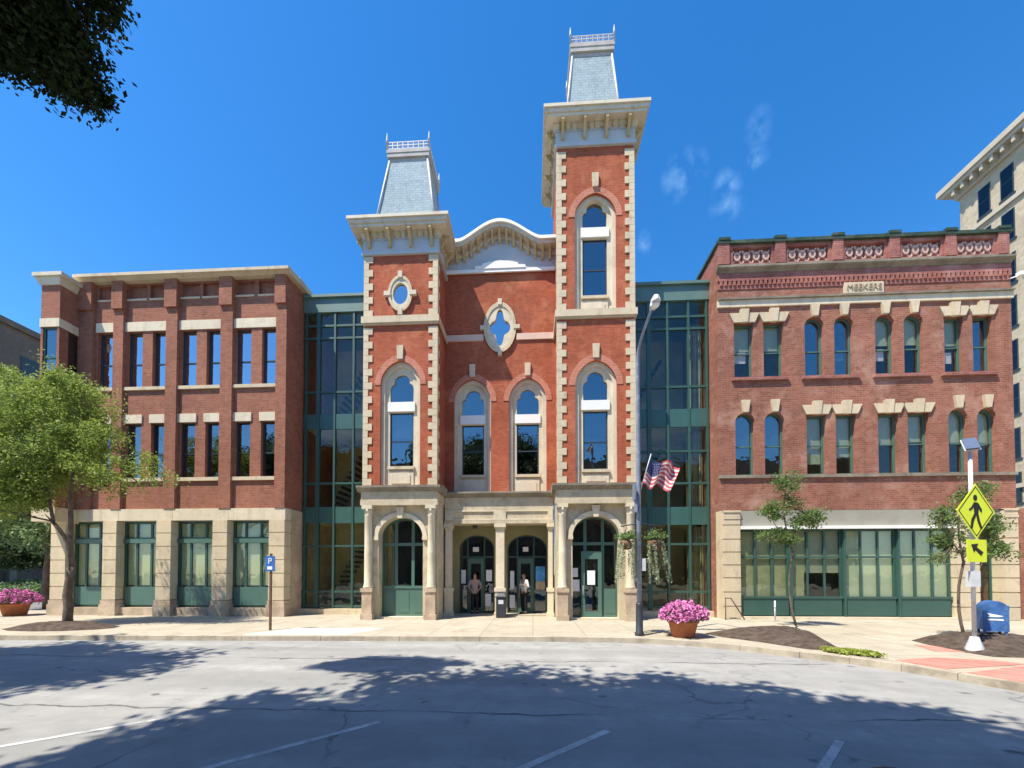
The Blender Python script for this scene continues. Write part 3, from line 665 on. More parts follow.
atrium('green-framed glass link between the red-brown brick building and the shorter tower', -10.17, -6.72, 17.1,
       [-10.05, -9.5, -8.75, -7.9, -7.0], [12.9, 12.34, 9.92, 5.86, 3.1, 1.1, .46], [(8.27, 8.94), (4.11, 4.82)], 14.2, 1)
atrium('green-framed glass link between the taller tower and the rose brick building', 3.96, 7.29, 16.8,
       [4.15, 4.84, 5.6, 6.46, 7.2], [12.6, 12.09, 9.65, 6.95, 5.62, 3.1, 1.13, .5], [(7.97, 8.72), (3.9, 4.64)], 13.98, 1,
       curt=[(6.5, 7.15, 4.7, 7.9), (6.5, 7.15, .5, 3.85), (6.55, 7.15, 8.8, 12.5)])

# ------------------------------------------------------------------ central twin-towered building
OH = thing('towered_building', 'orange-red brick building with two unequal mansard-roofed towers and stone portico', 'building', (-1.4, 16, 0))
# the windows in pointed stone surrounds
def gothic(xc, yf, zb, H, sash0, sash1, tre1, hw=.48, HW=.80, deep=.0, blind=None):
    """stone surround in an opening xc-HW..xc+HW, zb..zb+H"""
    zt = zb+H; y = yf+.10
    out = arch(xc-HW, xc+HW, zb, zt, .92, 20, .12)
    ins = arch(xc-HW+.13, xc+HW-.13, zb-.0, zt-.14, .80, 20, .12)
    bar1 = sash1+.44
    s = MB().plate(out, [arch(xc-HW+.14, xc+HW-.14, zb+.02, zt-.15, .80, 20, .12)], y, y+.25).build('window', 'stone_pale', OH)
    MB().plate(arch(xc-HW+.141, xc+HW-.141, zb+.021, zt-.151, .80, 20, .12), [arch(xc-hw, xc+hw, sash0, sash1), trefoil(xc, hw, bar1, tre1)], y+.10, y+.26).build('tracery', 'stone_pale', s)
    MB().box(xc-hw-.07, xc+hw+.07, y+.03, y+.098, sash1+.03, bar1-.03).build('transom_panel', 'white_paint', s)
    MB().box(xc-hw-.06, xc+hw+.06, y+.0, y+.098, sash0-.12, sash0-.005).build('sill', 'limestone', s)
    m = MB().box(xc-hw-.02, xc+hw+.02, y+.05, y+.098, zb+.06, sash0-.2)
    m.prism([(xc-hw+.1, zb+.12), (xc+hw-.1, zb+.12), (xc+hw-.1, sash0-.34), (xc+hw-.22, sash0-.26), (xc-hw+.22, sash0-.26), (xc-hw+.1, sash0-.34)], y+.025, y+.05)
    m.build('apron_panel', 'stone_pale', s)
    mid = sash0+(sash1-sash0)*.47
    fr = MB().plate(arch(xc-hw, xc+hw, sash0, sash1), [arch(xc-hw+.05, xc+hw-.05, sash0+.05, mid-.02), arch(xc-hw+.05, xc+hw-.05, mid+.03, sash1-.05)], y+.16, y+.22).build('sash', 'navy_frame', s)
    MB().box(xc-hw, xc+hw, y+.18, y+.19, sash0, sash1).build('pane', 'glass', s)
    MB().plate(trefoil(xc, hw+.01, bar1, tre1+.01), [], y+.18, y+.19).build('pane', 'glass', s)
    if blind: MB().box(xc-hw, xc+hw, y+.262, y+.27, sash1-(sash1-sash0)*blind, sash1).build('blind', 'blind_grey', s)
    return out
def brick_ring(xc, yf, HW, zt, zs):
    o = arch(xc-HW-.24, xc+HW+.24, zs, zt+.26, .92+.26-.0, 24, .12); i = arch(xc-HW-.01, xc+HW+.01, zs-.1, zt+.01, .93, 24, .12)
    MB().plate(o, [[p for p in i]], yf-.018, yf).build('arch_ring', 'brick_arch', OH) if False else None
    pts_o = arch(xc-HW-.24, xc+HW+.24, zs, zt+.26, zt+.26-zs, 24, .12)[2:]; pts_i = arch(xc-HW, xc+HW, zs, zt, zt-zs, 24, .12)[2:]
    MB().plate(pts_o+pts_i[::-1], [], yf-.02, yf).build('arch_ring', 'brick_arch', OH)
TL = (-6.73, -3.79); TR = (.97, 3.93); YF = 15.5; YC = 17.0
def keyst(xc, z, yf): 
    MB().prism([(xc-.11, z-.02), (xc+.11, z-.02), (xc+.13, z+.52), (xc-.13, z+.52)], yf-.09, yf+.05).build('keystone', 'limestone', OH)
def quoins(x0, x1, z0, z1, name='corner_quoins', sides=(1, 1), y1=18.4):
    m = MB(); z = z0; i = 0; h = .275; mr_ = MB()
    while z+h*.6 < z1:
        t = min(z+h, z1); L = .34 if i % 2 == 0 else .17; S = .17 if i % 2 == 0 else .34
        m.box(x0-.03, x0+L, YF-.035, YF, z, t-.012); mr_.box(x1-L, x1+.03, YF-.035, YF, z, t-.012)
        m.box(x0-.03, x0, YF, YF+S, z, t-.012); mr_.box(x1, x1+.03, YF, YF+S, z, t-.012)
        m.box(x0-.028, x0+.1, YF-.03, YF, t-.013, t+.001); mr_.box(x1-.1, x1+.028, YF-.03, YF, t-.013, t+.001)
        z = t; i += 1
    m.build(name, 'limestone', OH); mr_.build(name, 'limestone', OH)
def tower(x0, x1, ztop, holes, yb=18.5, extra=()):
    m = MB().plate(arch(x0, x1, 5.2, ztop), holes, YF, YF+.3)
    m.box(x0, x0+.3, YF+.3, yb, 5.2, ztop).box(x1-.3, x1, YF+.3, yb, 5.2, ztop).box(x0+.3, x1-.3, yb-.3, yb, 5.2, ztop)
    m.build('tower_wall', 'brick_mid', OH)
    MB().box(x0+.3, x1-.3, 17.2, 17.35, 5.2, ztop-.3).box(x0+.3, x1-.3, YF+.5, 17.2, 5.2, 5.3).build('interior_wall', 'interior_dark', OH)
    c = ((x0+x1)/2, (YF+yb)/2)
    return c
def cornice(c, hx, hy, zf0, zf1, zs, zt, nb=4, ov=.5):
    x, y = c
    def ringbox(m, o, a, b): m.box(x-hx-o, x+hx+o, y-hy-o, y+hy+o, a, b)
    m = MB(); ringbox(m, .06, zf0, zf1); m.build('frieze', 'frieze_paint', OH)
    m = MB(); ringbox(m, .10, zf0-.10, zf0-.001); ringbox(m, .09, zf1+.001, zf1+.08); m.build('frieze_moulding', 'frieze_paint', OH)
    m = MB().frus(c, hx+.10, hy+.10, zf1+.081, c, hx+.18, hy+.18, zs-.12); ringbox(m, ov-.07, zs-.119, zs-.002)
    ringbox(m, ov-.02, zs, zs+(zt-zs)*.55); ringbox(m, ov+.04, zs+(zt-zs)*.55+.001, zt)
    cor = m.build('cornice', 'cornice_paint', OH)
    def bracket(px, py, dx, dy):
        m = MB(); w_ = .055; L = ov-.14
        prof = [(0, zf0+.15), (.10, zf0+.17), (.12, zf1-.12), (L*.6, zs-.34), (L, zs-.22), (L, zs-.121), (0, zs-.121)]
        if dy: vs = [(py+dy*a, b) for a, b in prof]; m.prismx(vs, px-w_, px+w_)
        else: m.prism([(px+dx*a, b) for a, b in prof], py-w_, py+w_)
        m.build('bracket', 'bracket_paint', OH)
    for k in range(nb):
        t = -1+2*(k+.0)/(nb-1); t *= .86
        bracket(x+hx*t, y-hy-.06, 0, -1)
        bracket(x-hx-.06, y+hy*t, -1, 0); bracket(x+hx+.06, y+hy*t, 1, 0)
    for k in range(13):
        t = -.93+1.86*k/12
        MB().box(x+hx*t-.03, x+hx*t+.03, y-hy-.2, y-hy-.05, zs-.32, zs-.122).build('dentil', 'bracket_paint', OH)
        MB().box(x-hx-.2, x-hx-.05, y+hy*t-.03, y+hy*t+.03, zs-.32, zs-.122).build('dentil', 'bracket_paint', OH); MB().box(x+hx+.05, x+hx+.2, y+hy*t-.03, y+hy*t+.03, zs-.32, zs-.122).build('dentil', 'bracket_paint', OH)
    return cor
def mansard(c, h0, z0, h1, z1, zc, zfin):
    m = MB()
    n = 7                                         # slightly bell-cast
    for k in range(n):
        a, b = k/n, (k+1)/n; f = lambda t: h0+(h1-h0)*(t**.82)
        m.frus(c, f(a), f(a), z0+(z1-z0)*a, c, f(b), f(b), z0+(z1-z0)*b)
    r = m.build('mansard_roof', 'slate', OH)
    m = MB()
    for sx in (-1, 1):
        for sy in (-1, 1):
            m.tube([(c[0]+sx*h0*1.0, c[1]+sy*h0*1.0, z0), (c[0]+sx*h1*1.0, c[1]+sy*h1*1.0, z1)], .045, 6)
    m.build('hip_roll', 'iron', r)
    m = MB().box(c[0]-h1-.09, c[0]+h1+.09, c[1]-h1-.09, c[1]+h1+.09, z1+.02, z1+(zc-z1)*.55)
    m.box(c[0]-h1-.02, c[0]+h1+.02, c[1]-h1-.02, c[1]+h1+.02, z1-.14, z1+.019)
    m.box(c[0]-h1-.11, c[0]+h1+.11, c[1]-h1-.11, c[1]+h1+.11, z1+(zc-z1)*.55+.001, zc)
    m.build('roof_curb', 'curb_paint', r)
    m = MB(); e = h1+.08
    for s_ in (-1, 1):
        for k in range(9):
            t = -e+2*e*k/8; t2 = -e+2*e*(k+.5)/8
            hgt = .30
            m.box(c[0]+t-.014, c[0]+t+.014, c[1]+s_*e-.012, c[1]+s_*e+.012, zc, zc+hgt)
            m.box(c[0]+s_*e-.012, c[0]+s_*e+.012, c[1]+t-.014, c[1]+t+.014, zc, zc+hgt)
            if k < 8:
                for (dz, r_) in ((.1, .055), (.23, .05)):
                    pr = [(c[0]+t2+r_*math.cos(a*PI/3), c[1]+s_*e, zc+dz+r_*math.sin(a*PI/3)) for a in range(7)]
                    m.tube(pr, .011, 4)
                    pr = [(c[0]+s_*e, c[1]+t2+r_*math.cos(a*PI/3), zc+dz+r_*math.sin(a*PI/3)) for a in range(7)]
                    m.tube(pr, .011, 4)
        for z in (.02, .165, .30):
            m.box(c[0]-e, c[0]+e, c[1]+s_*e-.013, c[1]+s_*e+.013, zc+z-.014, zc+z+.014)
            m.box(c[0]+s_*e-.0135, c[0]+s_*e+.0135, c[1]-e+.02, c[1]+e-.02, zc+z-.0135, zc+z+.0135)
    m.build('iron_cresting', 'iron', r)
    for sx in (-1, 1):
        for sy in (-1, 1):
            MB().lathe([(.04, zc), (.035, zc+.33), (.06, zc+.36), (.025, zc+.42), (.035, zc+.48), (.008, zfin)], c[0]+sx*(e+.01), c[1]+sy*(e+.01), 8).build('finial', 'iron', r)

# left tower
LX = -5.26; RX = 2.45
o1 = gothic(LX, YF, 5.36, 4.99, 6.17, 8.35, 9.90, blind=.45)
cL = tower(*TL, 14.7, [o1, oval(LX, 13.03, .40, .60)])
brick_ring(LX, YF, .80, 10.35, 9.4); keyst(LX, 10.42, YF)
quoins(*TL, 5.38, 11.83); quoins(*TL, 12.14, 14.6)
def oculus(cx, cz, yf, ro, ri, glass_poly, keys=True):
    s = MB().plate(oval(cx, cz, *ro), [glass_poly], yf-.07, yf+.1).build('oculus', 'stone_pale', OH)
    m = MB().plate(oval(cx, cz, ro[0]*1.06, ro[1]*1.05), [oval(cx, cz, ro[0]*.86, ro[1]*.88)], yf-.10, yf-.071)
    m.build('moulding', 'limestone', s)
    MB().plate([(cx+(x-cx)*1.05, cz+(z-cz)*1.05) for x, z in glass_poly], [], yf+.02, yf+.03).build('pane', 'glass_blue', s)
    m = MB()
    for (dx, dz) in ((0, 1), (0, -1), (1, 0), (-1, 0)):
        x = cx+dx*ro[0]*1.0; z = cz+dz*ro[1]*1.0; a = .085; b = .13
        if dx: m.box(x-b+dx*.06, x+b+dx*.06, yf-.13, yf+.02, z-a, z+a)
        else: m.box(x-a, x+a, yf-.13, yf+.02, z-b+dz*.06, z+b+dz*.06)
    m.build('key_blocks', 'stone_pale', s)
oculus(LX, 13.03, YF, (.46, .69), None, oval(LX, 13.03, .30, .43))
def course(x0, x1, z0, z1, yf, mat='limestone', side=True, yb=17.0):
    m = MB().box(x0-.1, x1+.1, yf-.12, yf, z0, z1).box(x0-.06, x1+.06, yf-.07, yf, z0-.06, z0-.001)
    if side: m.box(x0-.1, x0-.035, yf+.0, yb, z0, z1).box(x1+.035, x1+.1, yf+.0, yb, z0, z1)
    m.build('string_course', mat, OH)
course(*TL, 11.86, 12.12, YF, 'limestone'); course(*TR, 11.86, 12.12, YF, 'limestone')
cornice(cL, 1.47, 1.5, 14.72, 15.22, 15.60, 15.86)
mansard((cL[0]+.06, cL[1]), 1.28, 15.86, .80, 19.32, 19.66, 20.36)
# right tower
o2 = gothic(RX, YF, 5.36, 4.80, 5.95, 8.25, 9.83); o3 = gothic(RX, YF, 12.14, 4.64, 12.8, 15.12, 16.6)
cR = tower(*TR, 18.75, [o2, o3], yb=18.46)
brick_ring(RX, YF, .80, 10.16, 9.2); keyst(RX, 10.26, YF); brick_ring(RX, YF, .80, 16.78, 15.85); keyst(RX, 17.0, YF)
quoins(*TR, 5.38, 11.8); quoins(*TR, 12.14, 18.6)
cornice(cR, 1.48, 1.48, 18.72, 19.22, 19.58, 19.85)
mansard(cR, 1.12, 19.86, .80, 23.3, 23.66, 24.34)
# centre wall between the towers
CL, CR_ = -2.60, -.22
c1 = gothic(CL, YC, 5.25, 5.03, 6.16, 8.35, 9.88, blind=.5); c2 = gothic(CR_, YC, 5.25, 5.03, 6.16, 8.35, 9.88, blind=.3)
qc = (-1.41, 12.47)
m = MB().plate(arch(-3.79, .97, 4.9, 14.9), [c1, c2, quatre(*qc, .55, .90)], YC, YC+.3)
m.box(-3.79, .97, 24.0, 24.3, .1, 14.9); m.box(-3.788, -3.5, 18.5, 24.0, .1, 14.9).box(.68, .968, 18.47, 24.0, .1, 14.9)
m.build('centre_wall', 'brick_mid', OH)
brick_ring(CL, YC, .80, 10.28, 9.3); brick_ring(CR_, YC, .80, 10.28, 9.3); keyst(CL, 10.38, YC); keyst(CR_, 10.38, YC)
oculus(*qc, YC, (.66, 1.04), None, quatre(*qc, .45, .80))
M['pink_stone'] = plain('pinkish_band_stone', (.66, .48, .38), .8, .08, 1.5, 20)
for a_, b_ in ((-3.78, -2.12), (-.70, .96)): MB().box(a_, b_, YC-.06, YC, 11.93, 12.2).build('string_course', 'pink_stone', OH)
MB().box(-3.49, .67, 19.5, 19.7, 4.9, 14.6).box(-3.78, .96, YC+.35, 24, 14.6, 14.8).box(-3.78, .96, YC+.6, 19.5, 9.9, 10.9).build('interior_wall', 'interior_dark', OH)
# arched gable
def gz(x):
    u = abs(x+1.40)/1.72
    if u >= 1: return 15.93
    return 15.93+.80*(.5+.5*math.cos(PI*u))**.72
XS = [-3.79+4.76*i/40 for i in range(41)]
low = [(x, gz(x)-.42) for x in XS]
MB().plate([(-3.79, 14.905), (.97, 14.905)]+low[::-1], [], YC-.05, YC+.25).build('gable_frieze', 'frieze_paint', OH)
m = MB().box(-3.78, .96, YC-.13, YC-.051, 14.86, 15.0)
m.plate([(-2.5, 15.001), (-.3, 15.001), (-.32, 15.12), (-.62, 15.13), (-.64, 15.22), (-1.0, 15.30), (-1.4, 15.33), (-1.8, 15.30), (-2.16, 15.22), (-2.18, 15.13), (-2.48, 15.12)], [], YC-.16, YC-.051)  # white plate shaped as the patch of sun on the grey frieze
m.build('gable_band_sun_patch', 'white_paint', OH)
def ribbon(d0, d1, y0, y1, name, mat):
    a = [(x, gz(x)+d0) for x in XS]; b = [(x, gz(x)+d1) for x in XS]
    MB().plate(a+b[::-1], [], y0, y1).build(name, mat, OH)
ribbon(-.42, -.20, YC-.16, YC+.25, 'gable_moulding', 'cornice_paint')
ribbon(-.199, -.06, YC-.50, YC+.25, 'gable_soffit', 'cornice_paint')
ribbon(-.059, .07, YC-.58, YC+1.2, 'gable_eave', 'white_paint')
x = -3.55
while x < .9:
    z = gz(x); m = MB().prismx([(YC-.05, z-.62), (YC-.16, z-.60), (YC-.22, z-.42), (YC-.44, z-.30), (YC-.46, z-.22), (YC-.05, z-.22)], x-.05, x+.05)
    m.build('gable_bracket', 'bracket_paint', OH); x += .305
m = MB()
for (xa, xb) in zip(XS[:-1], XS[1:]):
    m.add([(xa, YC+1.2, gz(xa)), (xb, YC+1.2, gz(xb)), (xb, 24, gz(xb)), (xa, 24, gz(xa)), (xa, YC+1.2, 14.8), (xb, YC+1.2, 14.8), (xb, 24, 14.8), (xa, 24, 14.8)],
          [(0, 1, 2, 3), (3, 2, 6, 7), (0, 4, 5, 1)])
m.build('roof', 'roof', OH)

# ---- ground floor porticos
def side_portico(xa, xb, door):
    xc = (xa+xb)/2; yf = 15.1; hw = .875
    P = MB()
    op = arch(xc-hw, xc+hw, .12, 4.08, .76, 24, .0)
    P.plate([(xa+.06, .12), (xc-hw, .12)]+op[2:][::-1]+[(xc-hw, .12)][:0]+[(xc+hw, .12), (xb-.06, .12), (xb-.06, 4.5), (xa+.06, 4.5)] if False else
            [(xa+.06, .12), (xc-hw, .12)]+list(reversed(op[2:]))+[(xc+hw, .12), (xb-.06, .12), (xb-.06, 4.5), (xa+.06, 4.5)], [], yf+.14, yf+.55)
    P.box(xa+.06, xa+.4, yf+.551, 16.9, .12, 4.5).box(xb-.4, xb-.06, yf+.551, 16.9, .12, 4.5)
    P.box(xa+.06, xb-.06, yf+.10, 16.9, 4.501, 5.05)
    p = P.build('portico', 'portico_stone', OH)
    # archivolt and key
    oo = arch(xc-hw-.17, xc+hw+.17, 3.3, 4.26, .96, 24)[2:]; ii = arch(xc-hw+.001, xc+hw-.001, 3.3, 4.079, .779, 24)[2:]
    MB().plate(oo+ii[::-1], [], yf+.07, yf+.139).build('archivolt', 'stone_pale', p)
    MB().prism([(xc-.09, 4.02), (xc+.09, 4.02), (xc+.15, 4.46), (xc-.15, 4.46)], yf+.0, yf+.138).build('keystone', 'stone_pale', p)
    for s_ in (-1, 1):
        MB().box(xc+s_*(hw+.085)-.10, xc+s_*(hw+.085)+.10, yf+.05, yf+.139, 3.18, 3.32).build('impost', 'stone_pale', p)
        cx = xa+.27 if s_ < 0 else xb-.27
        MB().box(cx-.23, cx+.23, yf-.16, yf+.139, .12, .34).box(cx-.19, cx+.19, yf-.12, yf+.139, .341, 1.18).box(cx-.23, cx+.23, yf-.16, yf+.139, 1.181, 1.32).build('pedestal', 'rough_stone', p)
        c = MB().lathe([(.19, 1.321), (.19, 1.39), (.165, 1.43), (.17, 1.47), (.15, 1.52), (.147, 2.6), (.15, 2.64), (.15, 2.72), (.145, 2.76), (.13, 4.08), (.15, 4.12), (.135, 4.16), (.15, 4.25), (.20, 4.36)], cx, yf+.04, 20)
        c.box(cx-.2, cx+.2, yf-.16, yf+.139, 4.361, 4.499)
        c.build('column', 'stone_pale', p)
    m = MB().box(xa, xb, yf-.14, yf+.09, 4.501, 4.70)
    m.build('architrave', 'portico_stone', p)
    m = MB().box(xa+.02, xb-.02, yf-.11, 16.3, 4.701, 5.02)
    m.build('entablature', 'portico_stone', p)
    m = MB().prismx([(16.3, 5.021), (yf-.13, 5.021), (yf-.17, 5.08), (yf-.24, 5.12), (yf-.27, 5.16), (yf-.27, 5.24), (yf+.3, 5.34), (16.3, 5.34)], xa-.12, xb+.12)
    m.build('portico_cornice', 'weathered', p)
    MB().box(xa+.4, xb-.4, yf+.2, 16.9, .10, .20).build('threshold', 'stone_pale', p)
    # green timber screen in the arch
    y = yf+.62
    f = window(p, xc-hw-.04, xc+hw+.04, .2, 4.1, y, rise=.78, rev=0, fw=.08, fm='green_light', gm='glass_clear',
               bars_x=(xc-.34, xc+.34), bars_z=(3.05,), mw=.12, name='arched_screen')
    if not door:
        m = MB().box(xc-hw, xc+hw, y-.02, y+.03, .22, 1.3).box(xc-hw, xc+hw, y-.05, y+.03, 1.3, 1.40)
        for q in (-.6, 0, .6): m.box(xc+q-.2, xc+q+.2, y-.035, y-.019, .34, 1.2)
        m.build('dado_panel', 'green_light', f)
    else:
        m = MB().box(xc+.36, xc+hw, y-.02, y+.03, .22, 1.30).box(xc+.42, xc+hw-.06, y-.035, y-.019, .34, 1.2).build('dado_panel', 'green_light', f)
        m = MB().plate(arch(xc-.5, xc+.28, .21, 2.75), [arch(xc-.36, xc+.14, .42, 2.45)], y-.10, y-.025)
        d = m.build('door', 'green_light', f); MB().box(xc-.37, xc+.15, y-.07, y-.06, .41, 2.46).build('door_pane', 'glass_door', d)
        MB().tube([(xc-.44, y-.11, 1.05), (xc-.44, y-.16, 1.08), (xc-.44, y-.16, 1.38), (xc-.44, y-.11, 1.41)], .014, 6).build('handle', 'iron', d)
        MB().box(xc-.27, xc+.03, y-.085, y-.075, 1.45, 2.0).build('notice', 'paper', d)
        MB().box(xc-.82, xc-.62, y+.02-.03, y-.002, 1.75, 2.1).box(xc-.82, xc-.56, y-.03+.018, y-.003, 1.2, 1.65).build('notice', 'paper', f)
    rooms(p, xa+.42, xb-.42, yf+.9, 17.4, [.11, 4.6], 'interior_dark')
side_portico(-6.62, -3.62, False); side_portico(.84, 3.90, True)
# middle portico: an open porch with two arched doorways behind
MP = MB().box(-3.63, .83, 16.24, 17.0, 4.50, 5.0).box(-3.63, .83, 16.2, 17.0, 3.93, 4.05)
MP.box(-3.63, .83, 16.26, 16.7, 4.051, 4.499)
mp_ = MP.build('porch_entablature', 'portico_stone', OH)
MB().plate(arch(-3.60, .80, 4.06, 4.49), [arch(-3.28, -1.6, 4.12, 4.42), arch(-1.1, .6, 4.12, 4.42)], 16.21, 16.259).build('panel_moulding', 'stone_pale', mp_)
MB().prismx([(17.0, 4.97), (16.2, 5.001), (16.16, 5.06), (16.08, 5.10), (16.05, 5.14), (16.05, 5.20), (16.3, 5.26), (17.0, 5.30)], -3.54, .74).build('porch_cornice', 'weathered', mp_)
def porch_pier(a, b, name='porch_column'):
    cx = (a+b)/2
    m = MB().box(a, b, 16.22, 16.62, .12, .30).box(a+.03, b-.03, 16.25, 16.6, .301, 1.15).box(a, b, 16.22, 16.62, 1.151, 1.30)
    m.box(a+.06, b-.06, 16.28, 16.58, 1.301, 3.70).box(a+.03, b-.03, 16.25, 16.6, 3.701, 3.78).box(a, b, 16.2, 16.62, 3.781, 3.929)
    m.build(name, 'stone_pale', OH)
porch_pier(-1.58, -1.11); porch_pier(-3.66, -3.30); porch_pier(.56, .86)
MB().box(-3.66, .86, 16.62, 17.6, 4.28, 4.4).build('porch_ceiling', 'porch_wall', OH)
MB().box(-3.66, .86, 16.62, 17.6, .10, .17).build('porch_floor', 'concrete', OH)
DA = [(-3.24, -1.70), (-1.12, .62)]
MB().plate(arch(-3.66, .86, .17, 4.28), [arch(a, b, .17, 3.58, .62, 20) for a, b in DA], 17.5, 17.75).build('porch_wall', 'porch_wall', OH)
for i, (a, b) in enumerate(DA):
    xl, xr = (-2.86, -2.16) if i == 0 else (-.66, .02)
    f = window(OH, a-.02, b+.02, .18, 3.6, 17.5, rise=.63, rev=.06, fw=.07, fm='green', gm='glass_door', bars_x=(xl-.02, xr+.02), bars_z=(2.62,), mw=.07, name='arched_doorway')
    d = MB().plate(arch(xl, xr, .185, 2.56), [arch(xl+.13, xr-.13, .4, 2.33)], 17.50, 17.558).build('door', 'green_light', f)
    MB().box(xl+.12, xr-.12, 17.525, 17.535, .39, 2.34).build('door_pane', 'glass_door', d)
    MB().tube([(xl+.06, 17.5, 1.1), (xl+.06, 17.45, 1.12), (xl+.06, 17.45, 1.42), (xl+.06, 17.5, 1.44)], .014, 6).build('handle', 'iron', d)
    MB().box(xl+.22, xr-.22, 17.49, 17.497, 2.75+.1, 3.05).build('number_plate', 'paper', f)
    if i == 0:
        MB().box(a+.08, a+.28, 17.52, 17.54, 1.45, 2.05).build('notice', 'paper', f); MB().box(b-.36, b-.1, 17.52, 17.54, 1.55, 2.05).build('notice', 'paper', f)
        MB().box(b-.4, b-.14, 17.52, 17.54, .45, 1.0).build('notice', 'paper', f)
    else:
        MB().box(a+.12, a+.30, 17.52, 17.54, 1.2, 2.0).build('notice', 'paper', f); MB().box(a+.1, a+.33, 17.52, 17.54, .4, .95).build('notice', 'paper', f)
        M['poster_blue'] = plain('bright_blue_poster', (.10, .38, .75), .5, .3, 4, 0, bump=0); M['poster_tan'] = plain('tan_poster_foot', (.62, .46, .28), .6, .2, 4, 0, bump=0)
        po = MB().box(b-.50, b-.10, 17.50, 17.52, 1.55, 2.2).build('poster', 'poster_blue', f)
        MB().box(b-.50, b-.10, 17.50, 17.52, 1.2, 1.545).build('poster_foot', 'poster_tan', po)
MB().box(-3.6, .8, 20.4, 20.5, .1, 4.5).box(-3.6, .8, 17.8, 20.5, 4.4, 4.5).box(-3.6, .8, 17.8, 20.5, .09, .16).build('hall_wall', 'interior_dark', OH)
sl_ = MB().box(-2.52, -2.38, 16.75, 16.9, 3.98, 4.28).lathe([(.09, 3.80), (.11, 3.84), (.08, 3.98)], -2.45, 16.825, 10).build('porch_lantern', 'navy_frame', OH)

# ------------------------------------------------------------------ buildings beyond
TB = thing('stone_building', 'tall cream stone office block with bracketed cornice beyond the rose brick building', 'building', (40, 22, 0))
MB().box(31.7, 55, 8, 30.85, 0, 30.2).build('wall', 'cream_tower', TB)
m = MB().box(30.85, 55.8, 7, 31.7, 30.55, 30.95).box(31.0, 55.6, 7.2, 31.5, 30.3, 30.549).box(31.5, 55.1, 7.9, 31.05, 29.75, 30.299)
m.build('cornice', 'cream_trim', TB)
y = 9.0
while y < 31: MB().box(31.05, 31.5, y-.09, y+.09, 29.9, 30.29).build('modillion', 'cream_trim', TB); y += .62
for z in (26.5, 7.5): MB().box(31.55, 31.70, 7.9, 30.95, z, z+.28).build('belt_course', 'cream_trim', TB)
wz = [29.1-2.92*k-(.12 if k else 0) for k in range(9)]
for zt in wz:
    for yy in (29.25, 27.9, 26.35, 25.0, 23.4):
        f = MB().box(31.64, 31.70, yy-.46, yy+.46, zt-2.14, zt-2.02)
        f.box(31.66, 31.705, yy-.37, yy+.37, zt-2.0, zt).build('window', 'navy_frame', TB)
        MB().box(31.645, 31.66, yy-.31, yy+.31, zt-1.94, zt-1.03).box(31.645, 31.66, yy-.31, yy+.31, zt-.97, zt-.06).build('pane', 'glass_far', TB.children[-1] if False else bpy.data.objects[[o.name for o in TB.children][-1]])
BB = thing('brown_building', 'brown multi-storey building far left, seen above and behind the green trees', 'building', (-52, 36, 0))
M['brown_wall'] = brick('brown_wall_brick', (.17, .12, .09), (.22, .16, .12), (.2, .17, .14), var=.2)
MB().box(-60, -45, 24, 58, 0, 23.2).box(-60.3, -44.7, 23.7, 58.3, 23.2, 23.7).build('wall', 'brown_wall', BB)
for zz in (20.2, 16.6, 13, 9.4, 5.6):
    for yy in [27+3.1*k for k in range(9)]:
        MB().box(-45.0, -44.95, yy-.7, yy+.7, zz-.9, zz+.9).build('window', 'navy_frame', BB)
for yy in [29+3.1*k for k in range(8)]:
    MB().box(-44.99, -44.6, yy-.25, yy+.25, .1, 3.9).build('pilaster', 'weathered', BB)
OB = thing('reflection_building', 'long brown brick building out of view across the road, added for window reflections', 'building', (0, -34, 0))  # unseen block, added and sized to darken what the windows reflect
MB().box(-45, 50, -42, -32, 0, 20).build('wall', 'brown_wall', OB)
for k in range(22):
    for zz in (4.8, 9, 13.2):
        MB().box(-43+4.1*k, -41+4.1*k, -32.05, -31.95, zz, zz+2.3).build('window', 'navy_frame', OB)

# ------------------------------------------------------------------ trees
M['bark'] = plain('grey_brown_bark', (.17, .13, .10), .95, .35, 6, 30, bump=1)
M['leaf_locust'] = leafm('bright_green_leaf', (.15, .225, .04), (.255, .325, .065), .45)
M['leaf_oak'] = leafm('dark_green_leaf', (.03, .05, .018), (.055, .085, .025), .25)
M['leaf_shaded'] = leafm('shade_darkened_leaf', (.012, .02, .008), (.02, .032, .012), .1)  # bough leaves: their shade is put into these near-black colours
M['leaf_blue'] = leafm('mid_green_leaf', (.12, .20, .075), (.17, .25, .10), .35)
M['leaf_young'] = leafm('olive_green_leaf', (.085, .15, .04), (.14, .21, .06), .4)
def limb(mb, p, q, r0, r1, bend=.1, n=6):
    p = Vector(p); q = Vector(q); L = (q-p).length; off = Vector((random.uniform(-1, 1), random.uniform(-1, 1), random.uniform(-.3, .6)))*L*bend
    pts = []; rs = []
    for i in range(n+1):
        t = i/n; pts.append(p.lerp(q, t)+off*math.sin(PI*t)+Vector((random.uniform(-1, 1), random.uniform(-1, 1), 0))*r0*.25); rs.append(r0+(r1-r0)*t)
    mb.tube(pts, rs, 8); return pts
